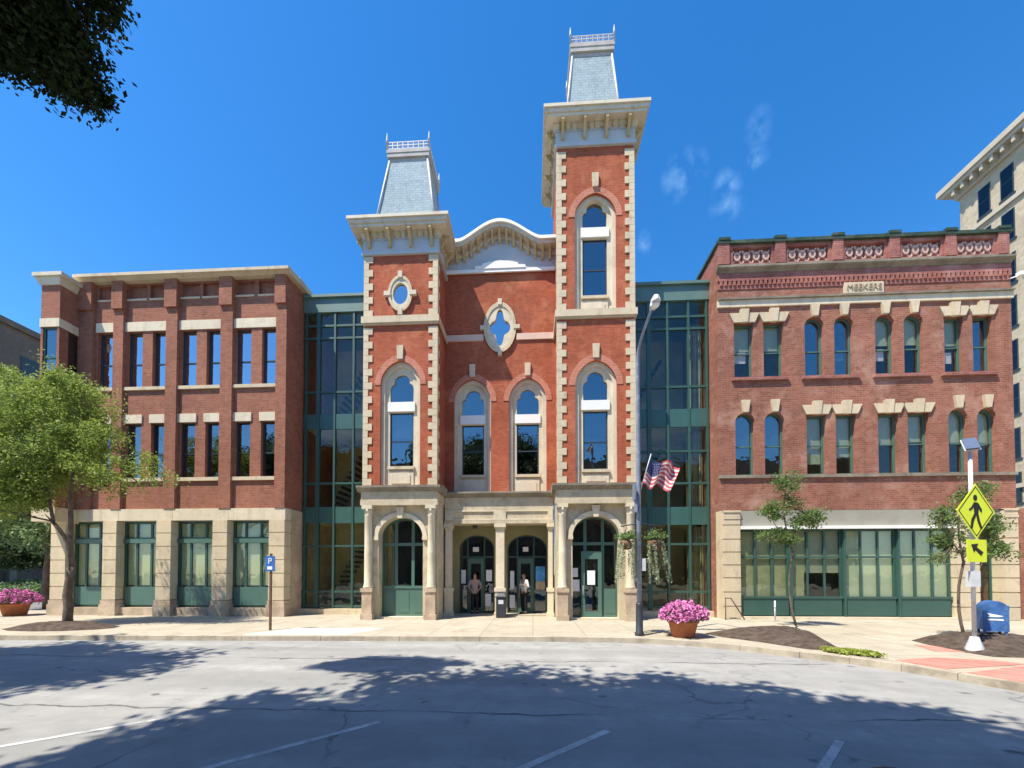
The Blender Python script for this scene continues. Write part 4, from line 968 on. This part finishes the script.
def tree(name, label, loc, segs, ells, nsub, nleaf, spread, size, leaf, group=None, shell=.45, twigs=26, aspect=.55):
    t = thing(name, label, 'tree', loc, 0, group)
    mb = MB(); ends = []
    for (p, q, r0, r1) in segs:
        pts = limb(mb, p, q, r0, r1, .06); ends.append(pts)
    allp = [v for e in ends[1:] or ends for v in e[2:]]
    for k in range(twigs):
        e = random.choice(ells); d = Vector((random.gauss(0, 1), random.gauss(0, 1), random.gauss(0, 1))).normalized()*random.uniform(.3, .85)
        q = Vector((e[0]+d.x*e[3], e[1]+d.y*e[4], e[2]+d.z*e[5])); p = min(allp, key=lambda v: (v-q).length+.6*max(0, v.z-q.z))
        limb(mb, p, q, min(.03, segs[0][2]*.35)*(1.8 if twigs > 50 else 1), .006, .1, 5)
    mb.build('trunk', 'bark', t)
    leaves(clump_pts(ells, nsub, nleaf, spread, shell), size, 'crown', leaf, t, aspect=aspect)
    return t
tree('street_tree', 'bright green forked street tree at the left in front of the red-brown building', (-15.15, 12.35, .2),
     [((-15.15, 12.35, .1), (-15.1, 12.35, 2.1), .13, .10), ((-15.1, 12.35, 2.0), (-14.95, 12.35, 6.6), .085, .03), ((-15.12, 12.35, 2.0), (-15.75, 12.3, 3.6), .065, .05), ((-15.75, 12.3, 3.6), (-16.6, 12.2, 6.8), .05, .02),
      ((-15.0, 12.35, 4.2), (-13.2, 12.3, 5.1), .03, .012)],
     [(-16.9, 12.4, 7.6, 2.1, 1.4, 1.35), (-15.3, 12.5, 7.2, 1.1, 1.0, 1.1), (-17.4, 12.3, 5.7, 1.9, 1.4, 1.3), (-15.4, 12.3, 5.6, 1.0, .9, .8), (-13.9, 12.3, 5.2, 1.0, .8, .6), (-14.2, 12.3, 6.1, .7, .6, .8), (-17.1, 12.2, 4.2, 1.3, 1.0, .8), (-16.7, 12.3, 5.0, 1.2, .9, .9), (-15.0, 12.3, 6.3, 1.1, .9, .7), (-12.75, 12.3, 4.95, .85, .5, .35), (-13.2, 12.3, 5.6, .7, .5, .4), (-13.6, 12.3, 6.4, .5, .4, .3)],
     400, 150, .21, .095, 'leaf_locust', shell=.25, aspect=.45)
tree('background_tree', 'broad mid-green tree beyond the left end of the red-brown building', (-25.2, 19.5, 0),
     [((-25.2, 19.5, 0), (-25.1, 19.5, 3.2), .2, .15), ((-25.1, 19.5, 3), (-24.8, 19.5, 6.5), .13, .05), ((-25.1, 19.5, 3), (-26.8, 19.5, 6), .1, .04)],
     [(-24.9, 19.5, 6.2, 2.0, 1.9, 2.3), (-24.2, 19.5, 4.3, 1.4, 1.4, 1.5), (-27.2, 19.5, 5.4, 2, 2, 2)], 200, 130, .33, .18, 'leaf_blue')
tree('background_tree', 'dark low-hanging tree at the left edge, behind the pink flower planter', (-34, 27, 0),
     [((-34, 27, 0), (-34, 27, 3), .25, .18), ((-34, 27, 3), (-33, 27, 6), .13, .05)],
     [(-34, 27, 5, 3.4, 3, 2.4), (-36.5, 27, 4.2, 3, 3, 2.2), (-38, 30, 6, 3, 3, 3)], 170, 130, .45, .26, 'leaf_oak')
for i, (x, y, r_, h_, lb) in enumerate([(-32.2, 25.2, 1.3, 1.0, 'low pale green shrub on the lawn behind the left planter, nearest the building'), (-35.6, 26.2, 1.6, 1.2, 'low green shrub on the lawn at the left edge of the picture')]):
    sh = thing('shrub', lb, 'shrub', (x, y, .1)); pts = clump_pts([(x, y, .2+h_*.5, r_, r_*.8, h_*.55)], 50, 110, .2)
    pts[:, 2] = np.maximum(pts[:, 2], .16); leaves(pts, .16, 'foliage', 'leaf_blue', sh)
    m = MB()
    for k in range(5): limb(m, (x, y, .1), (x+random.uniform(-r_, r_)*.6, y+random.uniform(-.5, .5), h_*.8), .03, .01)
    m.build('stem', 'bark', sh)
tree('young_tree', 'slender young tree in the mulch bed before the long shop window', (8.4, 13.3, .3),
     [((8.4, 13.3, .2), (8.35, 13.3, 2.6), .035, .028), ((8.35, 13.3, 2.5), (8.2, 13.3, 4.9), .028, .01), ((8.35, 13.3, 2.8), (8.9, 13.3, 3.9), .018, .008), ((8.33, 13.3, 2.7), (7.7, 13.3, 3.7), .018, .008)],
     [(8.15, 13.3, 4.75, .38, .38, .42), (7.75, 13.3, 3.85, .42, .4, .4), (8.75, 13.3, 3.7, .5, .45, .42), (8.2, 13.3, 3.1, .45, .4, .38), (7.5, 13.3, 3.05, .25, .25, .15), (8.3, 13.3, 4.1, .3, .3, .3)],
     105, 60, .11, .075, 'leaf_young', shell=.1, twigs=34, aspect=.5)
tree('young_tree', 'young tree with drooping lower branches behind the yellow crossing sign', (11.55, 11.4, .25),
     [((11.55, 11.4, .2), (11.6, 11.4, 2.2), .035, .028), ((11.6, 11.4, 2.1), (11.8, 11.4, 4.4), .028, .01), ((11.6, 11.4, 2.3), (12.4, 11.4, 3.2), .018, .008), ((11.6, 11.4, 2.3), (11.0, 11.4, 3.3), .018, .008)],
     [(11.9, 11.4, 4.1, .38, .35, .45), (11.25, 11.4, 3.4, .38, .35, .35), (12.3, 11.4, 3.1, .45, .4, .42), (11.2, 11.4, 2.75, .4, .3, .28), (12.0, 11.4, 2.5, .4, .35, .25), (10.9, 11.4, 2.2, .3, .25, .12), (12.5, 11.4, 2.55, .3, .3, .25)],
     105, 60, .11, .075, 'leaf_young', shell=.1, twigs=34, aspect=.5)
# the old tree over the camera: its shade lies on the road, one bough shows at the top left
BIG = [(-4.0, -3.0, 10.9, 6.5, 5.8, 2.6), (-3.4, -3.4, 12.8, 4.5, 4.2, 1.8), (-7.05, 4.71, 9.48, 1.23, 0.74, 0.61), (-6.48, 4.76, 8.82, 0.66, 0.37, 0.37), (-6.07, 4.76, 8.49, 0.45, 0.33, 0.29), (-5.74, 4.76, 8.16, 0.31, 0.29, 0.20), (-5.78, 4.76, 9.52, 0.33, 0.25, 0.25), (-7.71, 4.76, 9.11, 0.74, 0.49, 0.33), (-5.6, 2.6, 10.3, 2.0, 1.7, .6), (-2.6, 1.6, 10.3, 2.6, 2.2, .7), (.2, .8, 10.3, 2.6, 2.2, .7), (-7.4, -1.2, 11.0, 2.4, 3.4, 1.4), (-3.2, .5, 10.2, 4.4, 2.2, .8), (-8.0, -.4, 10.5, 1.5, 2.5, 1), (1.2, -3, 11, 2, 4, 1.5), (-5.0, -5.0, 11.5, 4, 3.5, 2)]
bt = thing('shade_tree', 'large dark-leaved shade tree whose shade-darkened bough hangs into the top left corner', 'tree', (-5.2, -5.0, 0))
m = MB()
limb(m, (-5.2, -5, 0), (-4.9, -4.8, 6.5), .42, .30, .02); limb(m, (-4.9, -4.8, 6.3), (-2.2, -1.6, 12.5), .24, .08); limb(m, (-4.9, -4.8, 6.3), (-7.4, -1.0, 11), .2, .1)
limb(m, (-7.4, -1.0, 11), (-7.1, 3.7, 10.4), .11, .05, .05); limb(m, (-7.1, 3.7, 10.4), (-6.9, 4.7, 9.6), .05, .03, .02); limb(m, (-6.9, 4.7, 9.6), (-5.75, 4.75, 8.2), .03, .008, .02); limb(m, (-6.9, 4.7, 9.6), (-5.8, 4.75, 9.5), .02, .006, .03); limb(m, (-6.9, 4.7, 9.6), (-7.6, 4.75, 8.9), .02, .006, .03); limb(m, (-4.9, -4.8, 6.3), (-1, -6.5, 11.5), .2, .07); limb(m, (-4.9, -4.8, 6.3), (-5, -9, 11), .2, .07)
limb(m, (-2.2, -1.6, 12.5), (1.5, .5, 12), .08, .03); limb(m, (-3.6, -3.2, 9.5), (-3.5, 1.5, 11.5), .12, .04)
m.build('trunk', 'bark', bt)
pa = clump_pts(BIG[:2]+BIG[8:], 1250, 200, .44, .0)
pb = clump_pts(BIG[2:8], 330, 160, .11, .1)
leaves(pa, .26, 'crown', 'leaf_oak', bt, aspect=.6); leaves(pb, .075, 'bough', 'leaf_shaded', bt, aspect=.55)
tree('roadside_tree', 'large tree beside the road out of frame left, its shade on the road', (-17.5, 1.5, 0),
     [((-17.5, 1.5, 0), (-17.3, 1.7, 5), .3, .22), ((-17.3, 1.7, 5), (-15.5, 3.5, 9.5), .18, .06)],
     [(-15.6, 3.9, 10.2, 3.9, 2.4, 1.7), (-18.5, 2.5, 10, 3.5, 3, 2)], 330, 150, .38, .26, 'leaf_oak', shell=.2)

# ------------------------------------------------------------------ street furniture
M['pole_blue'] = plain('blue_grey_painted_steel', (.19, .23, .31), .45, .12, 3, 0, bump=0, dirt=((.42, .45, .52), 5))
M['black_iron'] = plain('black_iron', (.03, .035, .045), .45, .2, 5, 0, bump=0)
M['galv'] = plain('galvanised_steel', (.55, .57, .60), .45, .1, 5, 0, bump=0)
M['lime'] = plain('fluorescent_yellow_green', (.72, .82, .01), .5, .03, 5, 0, bump=0)
M['black_ink'] = plain('black_sign_ink', (.02, .02, .02), .6, .05, 5, 0, bump=0)
M['terracotta'] = plain('terracotta_pot', (.42, .15, .07), .8, .2, 4, 25)
M['petunia'] = plain('pink_petunia', (.66, .22, .46), .7, .45, 20, 0, bump=0)
M['mail_blue'] = plain('post_blue_paint', (.035, .12, .33), .5, .25, 5, 0, bump=0, dirt=((.10, .20, .38), 9))
M['rust'] = plain('rusty_post', (.16, .09, .06), .8, .2, 6, 0, bump=0)
M['sign_blue'] = plain('blue_sign_face', (.03, .14, .45), .5, .05, 5, 0, bump=0)
M['red_cloth'] = plain('faded_red_cloth', (.52, .10, .12), .8, .06, 4, 0, bump=0)
M['white_cloth'] = plain('white_cloth', (.66, .56, .56), .8, .05, 4, 0, bump=0)
M['navy_cloth'] = plain('navy_cloth', (.04, .05, .15), .8, .06, 4, 0, bump=0)
M['trailing'] = leafm('pale_trailing_leaf', (.24, .30, .16), (.34, .38, .24), .3)
M['solar'] = plain('solar_cell', (.10, .13, .20), .25, .1, 8, 0, bump=0)

lp = thing('street_lamp', 'tall blue-grey lamp post with curved arm at the kerb before the taller tower', 'street lamp', (3.0, 11.5, .125))
MB().lathe([(.13, .126), (.13, .2), (.10, .24), (.095, 1.0), (.085, 1.05)], 3.0, 11.5, 14).build('base', 'black_iron', lp)
MB().tube([(3.0, 11.5, 1.05), (3.0, 11.5, 4.0), (3.0, 11.5, 8.0), (3.0, 11.42, 8.18), (3.01, 11.1, 8.42), (3.03, 10.6, 8.57), (3.04, 10.15, 8.63)], [.07, .064, .05, .045, .038, .033, .03], 14).build('pole', 'pole_blue', lp)
h_m = MB().add([(2.96, 10.25, 8.590), (3.12, 10.25, 8.590), (3.18, 9.95, 8.570), (3.16, 9.55, 8.570), (3.04, 9.42, 8.580), (2.92, 9.55, 8.570), (2.90, 9.95, 8.570),
               (2.98, 10.25, 8.690), (3.10, 10.25, 8.690), (3.13, 9.95, 8.750), (3.11, 9.6, 8.730), (3.04, 9.5, 8.700), (2.97, 9.6, 8.730), (2.95, 9.95, 8.750)],
              [(0, 1, 2, 3, 4, 5, 6), (13, 12, 11, 10, 9, 8, 7)]+[(i, (i+1) % 7, (i+1) % 7+7, i+7) for i in range(7)])
h_m.v = [(3.04+(x-3.04)*.8, 10.25+(y-10.25)*.6, z) for x, y, z in h_m.v]
h_ = h_m.build('lamp_head', 'galv', lp)
MB().lathe([(.02, 8.485), (.09, 8.510), (.115, 8.568)], 3.04, 9.98, 12).build('lens', 'paper', h_)
MB().box(2.86, 2.93, 11.35, 11.45, 3.6, 4.05).box(2.83, 2.87, 11.3, 11.5, 3.95, 4.4).build('cable_box', 'pole_blue', lp)
MB().box(3.08, 3.16, 11.38, 11.48, 1.95, 2.3).build('meter_box', 'galv', lp)
MB().tube([(2.5, 11.5, 3.22), (3.0, 11.5, 3.30), (3.55, 11.5, 3.22)], .02, 6).build('basket_arm', 'black_iron', lp)
# flag
fs = thing('flag', 'faded American flag hanging from a short staff on the lamp post', 'flag', (3.05, 11.45, 4.6))
MB().tube([(3.05, 11.45, 4.25), (3.30, 11.30, 5.22)], .014, 6).build('staff', 'galv', fs)
vs = []; fq = []; mi = []; NX, NZ = 30, 26
for j in range(NZ+1):
    for i in range(NX+1):
        u = i/NX; v = j/NZ
        x = 3.07+.19*(1-v)*1+.80*u*(1-.08*v); y = 11.36-.14*(1-v)+.10*math.sin(u*9+v*2.2)*u+.05*math.sin(u*17-v*3)
        z = 5.04-.66*v-.20*u**1.3-.06*math.sin(u*7.5)+.05*math.sin(u*12+1)*v
        vs.append((x, y, z))
for j in range(NZ):
    for i in range(NX):
        fq.append((j*(NX+1)+i, j*(NX+1)+i+1, (j+1)*(NX+1)+i+1, (j+1)*(NX+1)+i))
        mi.append(2 if (i < NX*.4 and j < 14) else (0 if (j//2) % 2 == 0 else 1))
m = MB(); m.v = vs; m.f = fq; m.mi = mi; m.sm = [True]*len(fq)
cl = m.build('cloth', ['red_cloth', 'white_cloth', 'navy_cloth'], fs)
m = MB()
for r in range(5):
    for c in range(6 if r % 2 == 0 else 5):
        u = (c+.7+(0 if r % 2 == 0 else .5))/NX*1.85; v = (r+.8)/NZ*2.6
        x = 3.07+.19*(1-v)+.80*u*(1-.08*v); y = 11.36-.14*(1-v)+.10*math.sin(u*9+v*2.2)*u+.05*math.sin(u*17-v*3)-.006
        z = 5.04-.66*v-.20*u**1.3-.06*math.sin(u*7.5)+.05*math.sin(u*12+1)*v
        m.prism([(x+.012*math.cos(a*2*PI/5+PI/2), z+.012*math.sin(a*2*PI/5+PI/2)) for a in range(5)], y-.001, y+.001)
m.build('stars', 'white_cloth', cl)
# hanging baskets
def basket(x, label, lean):
    t = thing('hanging_basket', label, 'hanging basket', (x, 11.5, 2.7), 0, 'baskets hung from the lamp post')
    MB().lathe([(.02, 2.55), (.12, 2.57), (.18, 2.68), (.20, 2.8)], x, 11.5, 14).build('pot', 'rust', t)
    m = MB()
    for a in (0, 2.1, 4.2): m.tube([(x+.19*math.cos(a), 11.5+.19*math.sin(a), 2.8), (x, 11.5, 3.2)], .005, 4)
    m.build('chain', 'black_iron', t)
    P = []
    for k in range(17):
        a = random.uniform(0, 2*PI); L = random.uniform(.7, 1.35); r0 = .2
        dx = math.cos(a)*.1+lean*random.uniform(0, .28); 
        for q in range(60):
            s_ = q/59
            P.append((x+math.cos(a)*r0*min(1, s_*6)+dx*s_+random.gauss(0, .012), 11.5+math.sin(a)*r0*min(1, s_*6)+random.gauss(0, .012), 2.86+.05*math.sin(s_*PI*2)*(s_ < .3)-L*s_*1.0))
    leaves(P, .085, 'trailing_stems', 'trailing', t, aspect=.28)
    Q = [(x+random.gauss(0, .13), 11.5+random.gauss(0, .13), 2.86+abs(random.gauss(0, .10))) for k in range(500)]
    leaves(Q, .07, 'foliage', 'leaf_young', t)
basket(2.66, 'hanging basket of pale trailing plants left of the lamp post', -.15)
basket(3.44, 'hanging basket of pale trailing plants right of the lamp post', .9)
# blue parking sign on a thin rusty post
ps = thing('parking_sign', 'small blue parking sign on a thin rusty post before the red-brown building', 'sign', (-8.12, 12.0, .125))
MB().box(-8.15, -8.09, 11.98, 12.03, .126, 2.5).build('post', 'rust', ps)
f = MB().box(-8.27, -7.97, 11.955, 11.975, 1.95, 2.42).build('sign_plate', 'sign_blue', ps)
MB().box(-8.2, -8.04, 11.945, 11.954, 2.0, 2.1).build('arrow_bar', 'paper', f)
text_mesh('P', .26, .003, 'lettering', 'paper', f, (0, -.052, 2.13), (R(90), 0, 0))
# litter bin
bn = thing('litter_bin', 'dark square litter bin before the middle stone column of the porch', 'litter bin', (-1.25, 15.98, .125))
MB().box(-1.46, -1.08, 15.8, 16.16, .14, .92).build('body', 'black_iron', bn)
MB().box(-1.49, -1.05, 15.77, 16.19, .93, .98).frus((-1.27, 15.98), .2, .19, .981, (-1.27, 15.98), .12, .1, 1.1).build('lid', 'black_iron', bn)
MB().box(-1.37, -1.17, 15.785, 15.799, .68, .84).build('flap', 'galv', bn)
# planters
def planter(x, y, k, label):
    t = thing('flower_planter', label, 'planter', (x, y, .125), 0, 'round planters of pink petunias')
    m = MB().lathe([(.30*k, .126), (.33*k, .14), (.43*k, .46*k+.1), (.47*k, .47*k+.11), (.47*k, .55*k+.11), (.42*k, .55*k+.11), (.40*k, .48*k+.1)], x, y, 26)
    m.build('pot', 'terracotta', t)
    P = []; G = []
    for i in range(2500):
        a = random.uniform(0, 2*PI); r_ = math.sqrt(random.random()); ph = r_*1.65
        bmp = 1+.10*math.sin(5*a+x)+.07*math.sin(11*a+ph*6)+.06*math.sin(ph*9+a*3); X = .63*k*math.sin(ph)*bmp; Z = .42*k*math.cos(ph)*bmp
        if math.sin(a*7+ph*11+x)*math.sin(a*4-ph*8) > .62: continue
        P.append((x+X*math.cos(a)+random.gauss(0, .03), y+X*math.sin(a)+random.gauss(0, .03), .60*k+.14+Z+random.gauss(0, .035)))
    for i in range(1800):
        a = random.uniform(0, 2*PI); ph = math.sqrt(random.random())*1.75; q = random.uniform(.75, .97)
        G.append((x+q*.62*k*math.sin(ph)*math.cos(a), y+q*.62*k*math.sin(ph)*math.sin(a), .60*k+.14+q*.4*k*math.cos(ph)))
    leaves(G, .09, 'foliage', 'leaf_blue', t); leaves(P, .075, 'flowers', 'petunia', t, aspect=.95)
planter(4.15, 11.35, .88, 'round terracotta planter of pink petunias right of the lamp post')
planter(-21.7, 15.7, 1.0, 'round terracotta planter of pink petunias at the left edge')
# crossing sign with solar panel
cs = thing('crossing_sign', 'yellow diamond pedestrian crossing sign with arrow plaque and solar panel', 'sign', (9.82, 9.47, .125))
def sign_parts(t):
    MB().lathe([(.17, .002), (.165, .05), (.10, .24), (.07, .34)], 0, 0, 8).build_l('base', 'galv', t)
    MB().tube([(0, 0, .34), (0, 0, 4.55)], .038, 12).build_l('post', 'galv', t)
def build_l(self, name, mats, par, loc=None):
    o = self.build(name, mats, None); o.parent = par
    if loc: o.location = loc
    return o
MB.build_l = build_l
sign_parts(cs)
ry = R(17)
def sign_face(t, yaw, ink=True):
    fr = bpy.data.objects.new('sign_face', None)
    m = MB(); h = .62
    m.prism([(0, 3.13-h), (h, 3.13), (0, 3.13+h), (-h, 3.13)], -.075, -.068)
    d = m.build_l('diamond_plate', 'lime', t); d.rotation_euler = (0, 0, yaw)
    if ink:
        k = MB(); z = 3.13
        k.prism([(x*.88, z+(zz-z)*.88) for x, zz in [(0, z-h), (h, z), (0, z+h), (-h, z)]], -.0765, -.0752) if False else None
        P = lambda pts: k.prism([(x*.92, z+zz*.92) for x, zz in pts], -.081, -.0755)
        k.lathe([(0, 0), (0, 0)], 9, 9, 3) if False else None
        k.plate(oval(-.02, z+.30, .062, .068, 14), [], -.081, -.0755)
        P([(-.07, .22), (.07, .21), (.09, .02), (.07, -.06), (-.06, -.06), (-.075, .05)])
        P([(-.065, .21), (-.04, .13), (-.16, .03), (-.23, .0), (-.25, .04), (-.17, .09)])
        P([(.06, .21), (.10, .18), (.21, .04), (.19, -.03), (.14, .01), (.07, .10)])
        P([(-.06, -.05), (.03, -.05), (-.09, -.24), (-.14, -.42), (-.21, -.42), (-.17, -.20)])
        P([(.0, -.05), (.075, -.05), (.12, -.22), (.21, -.41), (.14, -.43), (.04, -.24)])
        k.build_l('walking_figure', 'black_ink', d)
        b = MB(); w_ = .022; g = .56
        cs_ = [(0, -g), (g, 0), (0, g), (-g, 0)]
        b.plate([(x, z+zz) for x, zz in cs_], [[(x*.955, z+zz*.955) for x, zz in cs_]], -.079, -.0755); b.build_l('border', 'black_ink', d)
    d2 = MB().box(-.32, .32, -.075, -.068, 2.00, 2.50).build_l('arrow_plate', 'lime', t); d2.rotation_euler = (0, 0, yaw)
    if ink:
        a = MB().plate([(.13, 2.14), (.20, 2.22), (-.01, 2.33), (.04, 2.41), (-.18, 2.39), (-.10, 2.21), (-.055, 2.27)], [], -.081, -.0755)
        a.plate([(-.18+.0, 2.09), (.17, 2.09), (.17, 2.10), (-.18, 2.10)], [], -.081, -.0755) if False else None
        a.build_l('arrow', 'black_ink', d2)
    return d
sign_face(cs, ry)
m = MB().box(-.10, .10, -.06, .06, 1.45, 1.8); m.build_l('control_box', 'galv', cs)
sp2 = MB().box(-.11, .11, -.19, .19, -.02, .02).build_l('solar_panel', 'solar', cs, (0, -.02, 4.66)); sp2.rotation_euler = (R(50), 0, R(-30))
MB().box(-.125, .125, -.205, .205, -.035, -.021).build_l('panel_frame', 'galv', sp2)
# the same kind of sign over the road, seen mirrored in the shop window
c2 = thing('crossing_sign', 'second yellow crossing sign across the road, seen only mirrored in the shop window', 'sign', (17.7, -1.0, .125), R(115))
sign_parts(c2); sign_face(c2, 0, False)
# mailbox
mbx = thing('mailbox', 'blue round-topped street mailbox at the right behind the crossing sign', 'mailbox', (11.95, 11.1, .20), R(62))
prof = [(-.25, .22), (.25, .22)]+[(.25*math.cos(a*PI/12), .80+.23*math.sin(a*PI/12)) for a in range(13)]
m = MB().prismx(prof, -.21, .21); body = m.build_l('body', 'mail_blue', mbx)
m = MB()
for x in (-.225, .21): m.prismx([(y*1.04, .2+(z-.22)*1.02) for y, z in prof], x, x+.015)
m.build_l('side_rim', 'mail_blue', body)
for sx in (-.18, .18):
    for sy in (-.21, .21): MB().box(sx-.025, sx+.025, sy-.025, sy+.025, -.02, .22).build_l('leg', 'mail_blue', mbx)
MB().box(-.16, .16, -.29, -.25, .78, .90).build_l('hatch', 'mail_blue', body)
MB().tube([(-.12, -.30, .87), (.12, -.30, .87)], .012, 6).build_l('handle', 'galv', body)
MB().plate([(-.18, .50), (.18, .50), (.18, .54), (-.16, .54)], [], -.256, -.251).plate([(-.19, .58), (.20, .66), (.12, .58), (.19, .57), (-.05, .555)], [], -.256, -.251).build_l('emblem', 'paper', body)
MB().box(-.13, .15, -.256, -.251, .33, .46).build_l('collection_label', 'paper', body)
e = MB(); e.prismx([(-.16, .50), (.16, .50), (.16, .54), (-.14, .54)], -.2285, -.2255).prismx([(-.16, .62), (.18, .70), (.10, .62), (.17, .60), (-.03, .59)], -.2285, -.2255); e.build_l('side_emblem', 'paper', body)
mbx.scale = (.9, .9, .94)
# small white marker stake and its round base
ms = thing('marker_stake', 'short white marker stake beside the young tree at the shop sill', 'stake', (8.93, 15.3, .125))
MB().lathe([(.03, .126), (.028, .85), (.006, .89)], 8.93, 15.3, 8).build('stake', 'paper', ms)
MB().lathe([(.033, .60), (.033, .68)], 8.93, 15.3, 8).build('band', 'galv', ms)
# leaning rail at the foot of the rose brick building's corner pier
lr = thing('hand_rail', 'thin sloping dark handrail against the left stone pier of the rose building', 'handrail', (7.7, 15.6, .125))
MB().tube([(7.28, 15.62, .95), (7.50, 15.62, .95), (8.0, 15.62, .14)], .022, 6).build('rail', 'rust', lr)
MB().tube([(7.30, 15.62, .125), (7.30, 15.62, .95)], .02, 6).build('post', 'rust', lr)

# ------------------------------------------------------------------ people at the doors
M['skin'] = plain('skin', (.45, .28, .2), .6, .05, 5, 0, bump=0); M['hair'] = plain('dark_hair', (.05, .035, .025), .6, .2, 20, 0, bump=0)
M['shirt_grey'] = plain('grey_pink_top', (.34, .27, .28), .9, .1, 5, 0, bump=0); M['shirt_white'] = plain('white_shirt', (.6, .61, .63), .85, .04, 5, 0, bump=0)
M['trousers'] = plain('black_trousers', (.025, .025, .03), .9, .1, 5, 0, bump=0); M['shoe'] = plain('black_shoe', (.02, .02, .02), .5, .1, 5, 0, bump=0)
def skin(name, verts, edges, radii, mat, root, par, loc=(0, 0, 0)):
    me = bpy.data.meshes.new(name); me.from_pydata(verts, edges, []); o = bpy.data.objects.new(name, me); COL.objects.link(o)
    o.modifiers.new('s', 'SKIN'); d = me.skin_vertices[0].data
    for i, r_ in enumerate(radii):
        d[i].radius = r_ if isinstance(r_, tuple) else (r_, r_); d[i].use_root = (i == root)
    sb = o.modifiers.new('u', 'SUBSURF'); sb.levels = 2; sb.render_levels = 2
    dg = bpy.context.evaluated_depsgraph_get(); dg.update(); nm = bpy.data.meshes.new_from_object(o.evaluated_get(dg)); bpy.data.objects.remove(o)
    for p in nm.polygons: p.use_smooth = True
    nm.materials.clear(); nm.materials.append(M[mat]); nm.name = name
    q = bpy.data.objects.new(name, nm); COL.objects.link(q); q.parent = par; q.location = loc; return q
def person(label, loc, rz, shirt, armL, armR):
    """armL/armR: (elbow, hand) in local coordinates; faces -Y"""
    t = thing('person', label, 'person', loc, rz)
    V = [(0, 0, .92), (0, .01, 1.12), (0, 0, 1.33), (0, .0, 1.45), (0, -.01, 1.52), (0, -.02, 1.62), (0, -.015, 1.70)]
    E_ = [(0, 1), (1, 2), (2, 3), (3, 4), (4, 5), (5, 6)]; Rr = [(.14, .10), (.13, .095), (.16, .10), (.09, .07), .052, (.075, .09), (.06, .075)]
    body_joint = {}
    for s_, (el, ha) in ((-1, armL), (1, armR)):
        k = len(V); hd = (Vector(ha)-Vector(el)).normalized()
        V += [(s_*.18, 0, 1.40), el, ha, tuple(Vector(ha)+hd*.09)]; Rr += [.055, .042, .028, (.04, .02)]; E_ += [(2, k), (k, k+1), (k+1, k+2), (k+2, k+3)]
        side = hd.cross(Vector((0, 0, 1))).normalized() if abs(hd.z) < .95 else Vector((0, 1, 0))
        up = hd.cross(side).normalized(); b = Vector(ha)+hd*.09
        for j, (o_, L) in enumerate(((-.03, .065), (-.01, .08), (.011, .075), (.031, .058))):
            q = len(V); V += [tuple(b+side*o_+hd*.035), tuple(b+side*o_+hd*(.03+L)+up*.015)]; Rr += [.0095, .0075]; E_ += [(k+3, q), (q, q+1)]
        q = len(V); V += [tuple(Vector(ha)+hd*.04+side*-.045), tuple(Vector(ha)+hd*.09+side*-.065)]; Rr += [.011, .009]; E_ += [(k+2, q), (q, q+1)]
        k = len(V); V += [(s_*.09, 0, .86), (s_*.10, -.015, .48), (s_*.10, .02, .09), (s_*.105, -.13, .035)]; Rr += [.085, .058, .042, (.04, .03)]; E_ += [(0, k), (k, k+1), (k+1, k+2), (k+2, k+3)]
    skin('body', V, E_, Rr, 'skin', 0, t)
    sh = [(0, 0, .90), (0, .01, 1.12), (0, 0, 1.33), (0, 0, 1.44)]; se = [(0, 1), (1, 2), (2, 3)]; sr = [(.165, .125), (.15, .115), (.175, .12), (.085, .07)]
    for s_, (el, ha) in ((-1, armL), (1, armR)):
        k = len(sh); sh += [(s_*.18, 0, 1.405), el, tuple(Vector(el).lerp(Vector(ha), .25))]; sr += [.070, .056, .05]; se += [(2, k), (k, k+1), (k+1, k+2)]
    skin('shirt', sh, se, sr, shirt, 0, t)
    tv = [(0, 0, .95)]; te = []; tr_ = [(.16, .115)]
    for s_ in (-1, 1):
        k = len(tv); tv += [(s_*.09, 0, .84), (s_*.10, -.015, .48), (s_*.10, .02, .10)]; tr_ += [.105, .078, .065]; te += [(0, k), (k, k+1), (k+1, k+2)]
    skin('trousers', tv, te, tr_, 'trousers', 0, t)
    for s_ in (-1, 1): skin('shoe', [(s_*.10, .04, .045), (s_*.103, -.06, .045), (s_*.107, -.17, .035)], [(0, 1), (1, 2)], [(.05, .05), (.05, .045), (.045, .03)], 'shoe', 1, t)
    skin('hair', [(0, .045, 1.60), (0, .035, 1.69), (0, -.02, 1.745)], [(0, 1), (1, 2)], [(.075, .06), (.082, .07), (.07, .05)], 'hair', 1, t)
    m = MB(); m.prism([(-.012, 1.63), (.012, 1.63), (.008, 1.67), (-.008, 1.67)], -.125, -.09); m.build_l('nose', 'skin', t)
    m = MB()
    for s_ in (-1, 1): m.lathe([(0.0, 1.655), (.012, 1.662), (.012, 1.672), (0.0, 1.678)], s_*.032, -.098, 8)
    m.build_l('eyes', 'black_ink', t)
    return t
person('person in grey top and black trousers standing before the left porch doorway', (-2.5, 17.15, .17), R(8), 'shirt_grey', ((-.27, -.03, 1.13), (-.16, -.20, 1.02)), ((.27, -.02, 1.13), (.18, -.20, 1.04)))
person('person in white shirt and black trousers standing before the right porch doorway', (-.38, 17.12, .17), R(-48), 'shirt_white', ((-.26, .02, 1.13), (-.25, -.05, .88)), ((.30, -.02, 1.15), (.22, -.22, 1.22)))

mh = MB().lathe([(.30, .001), (.30, .012), (.27, .013), (.265, .008)], 3.35, 3.75, 28)
for k in range(-3, 4): mh.box(3.35-.2, 3.35+.2, 3.75+k*.06-.012, 3.75+k*.06+.012, .006, .0125)
tag(mh.build('manhole_cover', 'rust'), 'round dark iron manhole cover in the road at the bottom right', 'manhole cover')
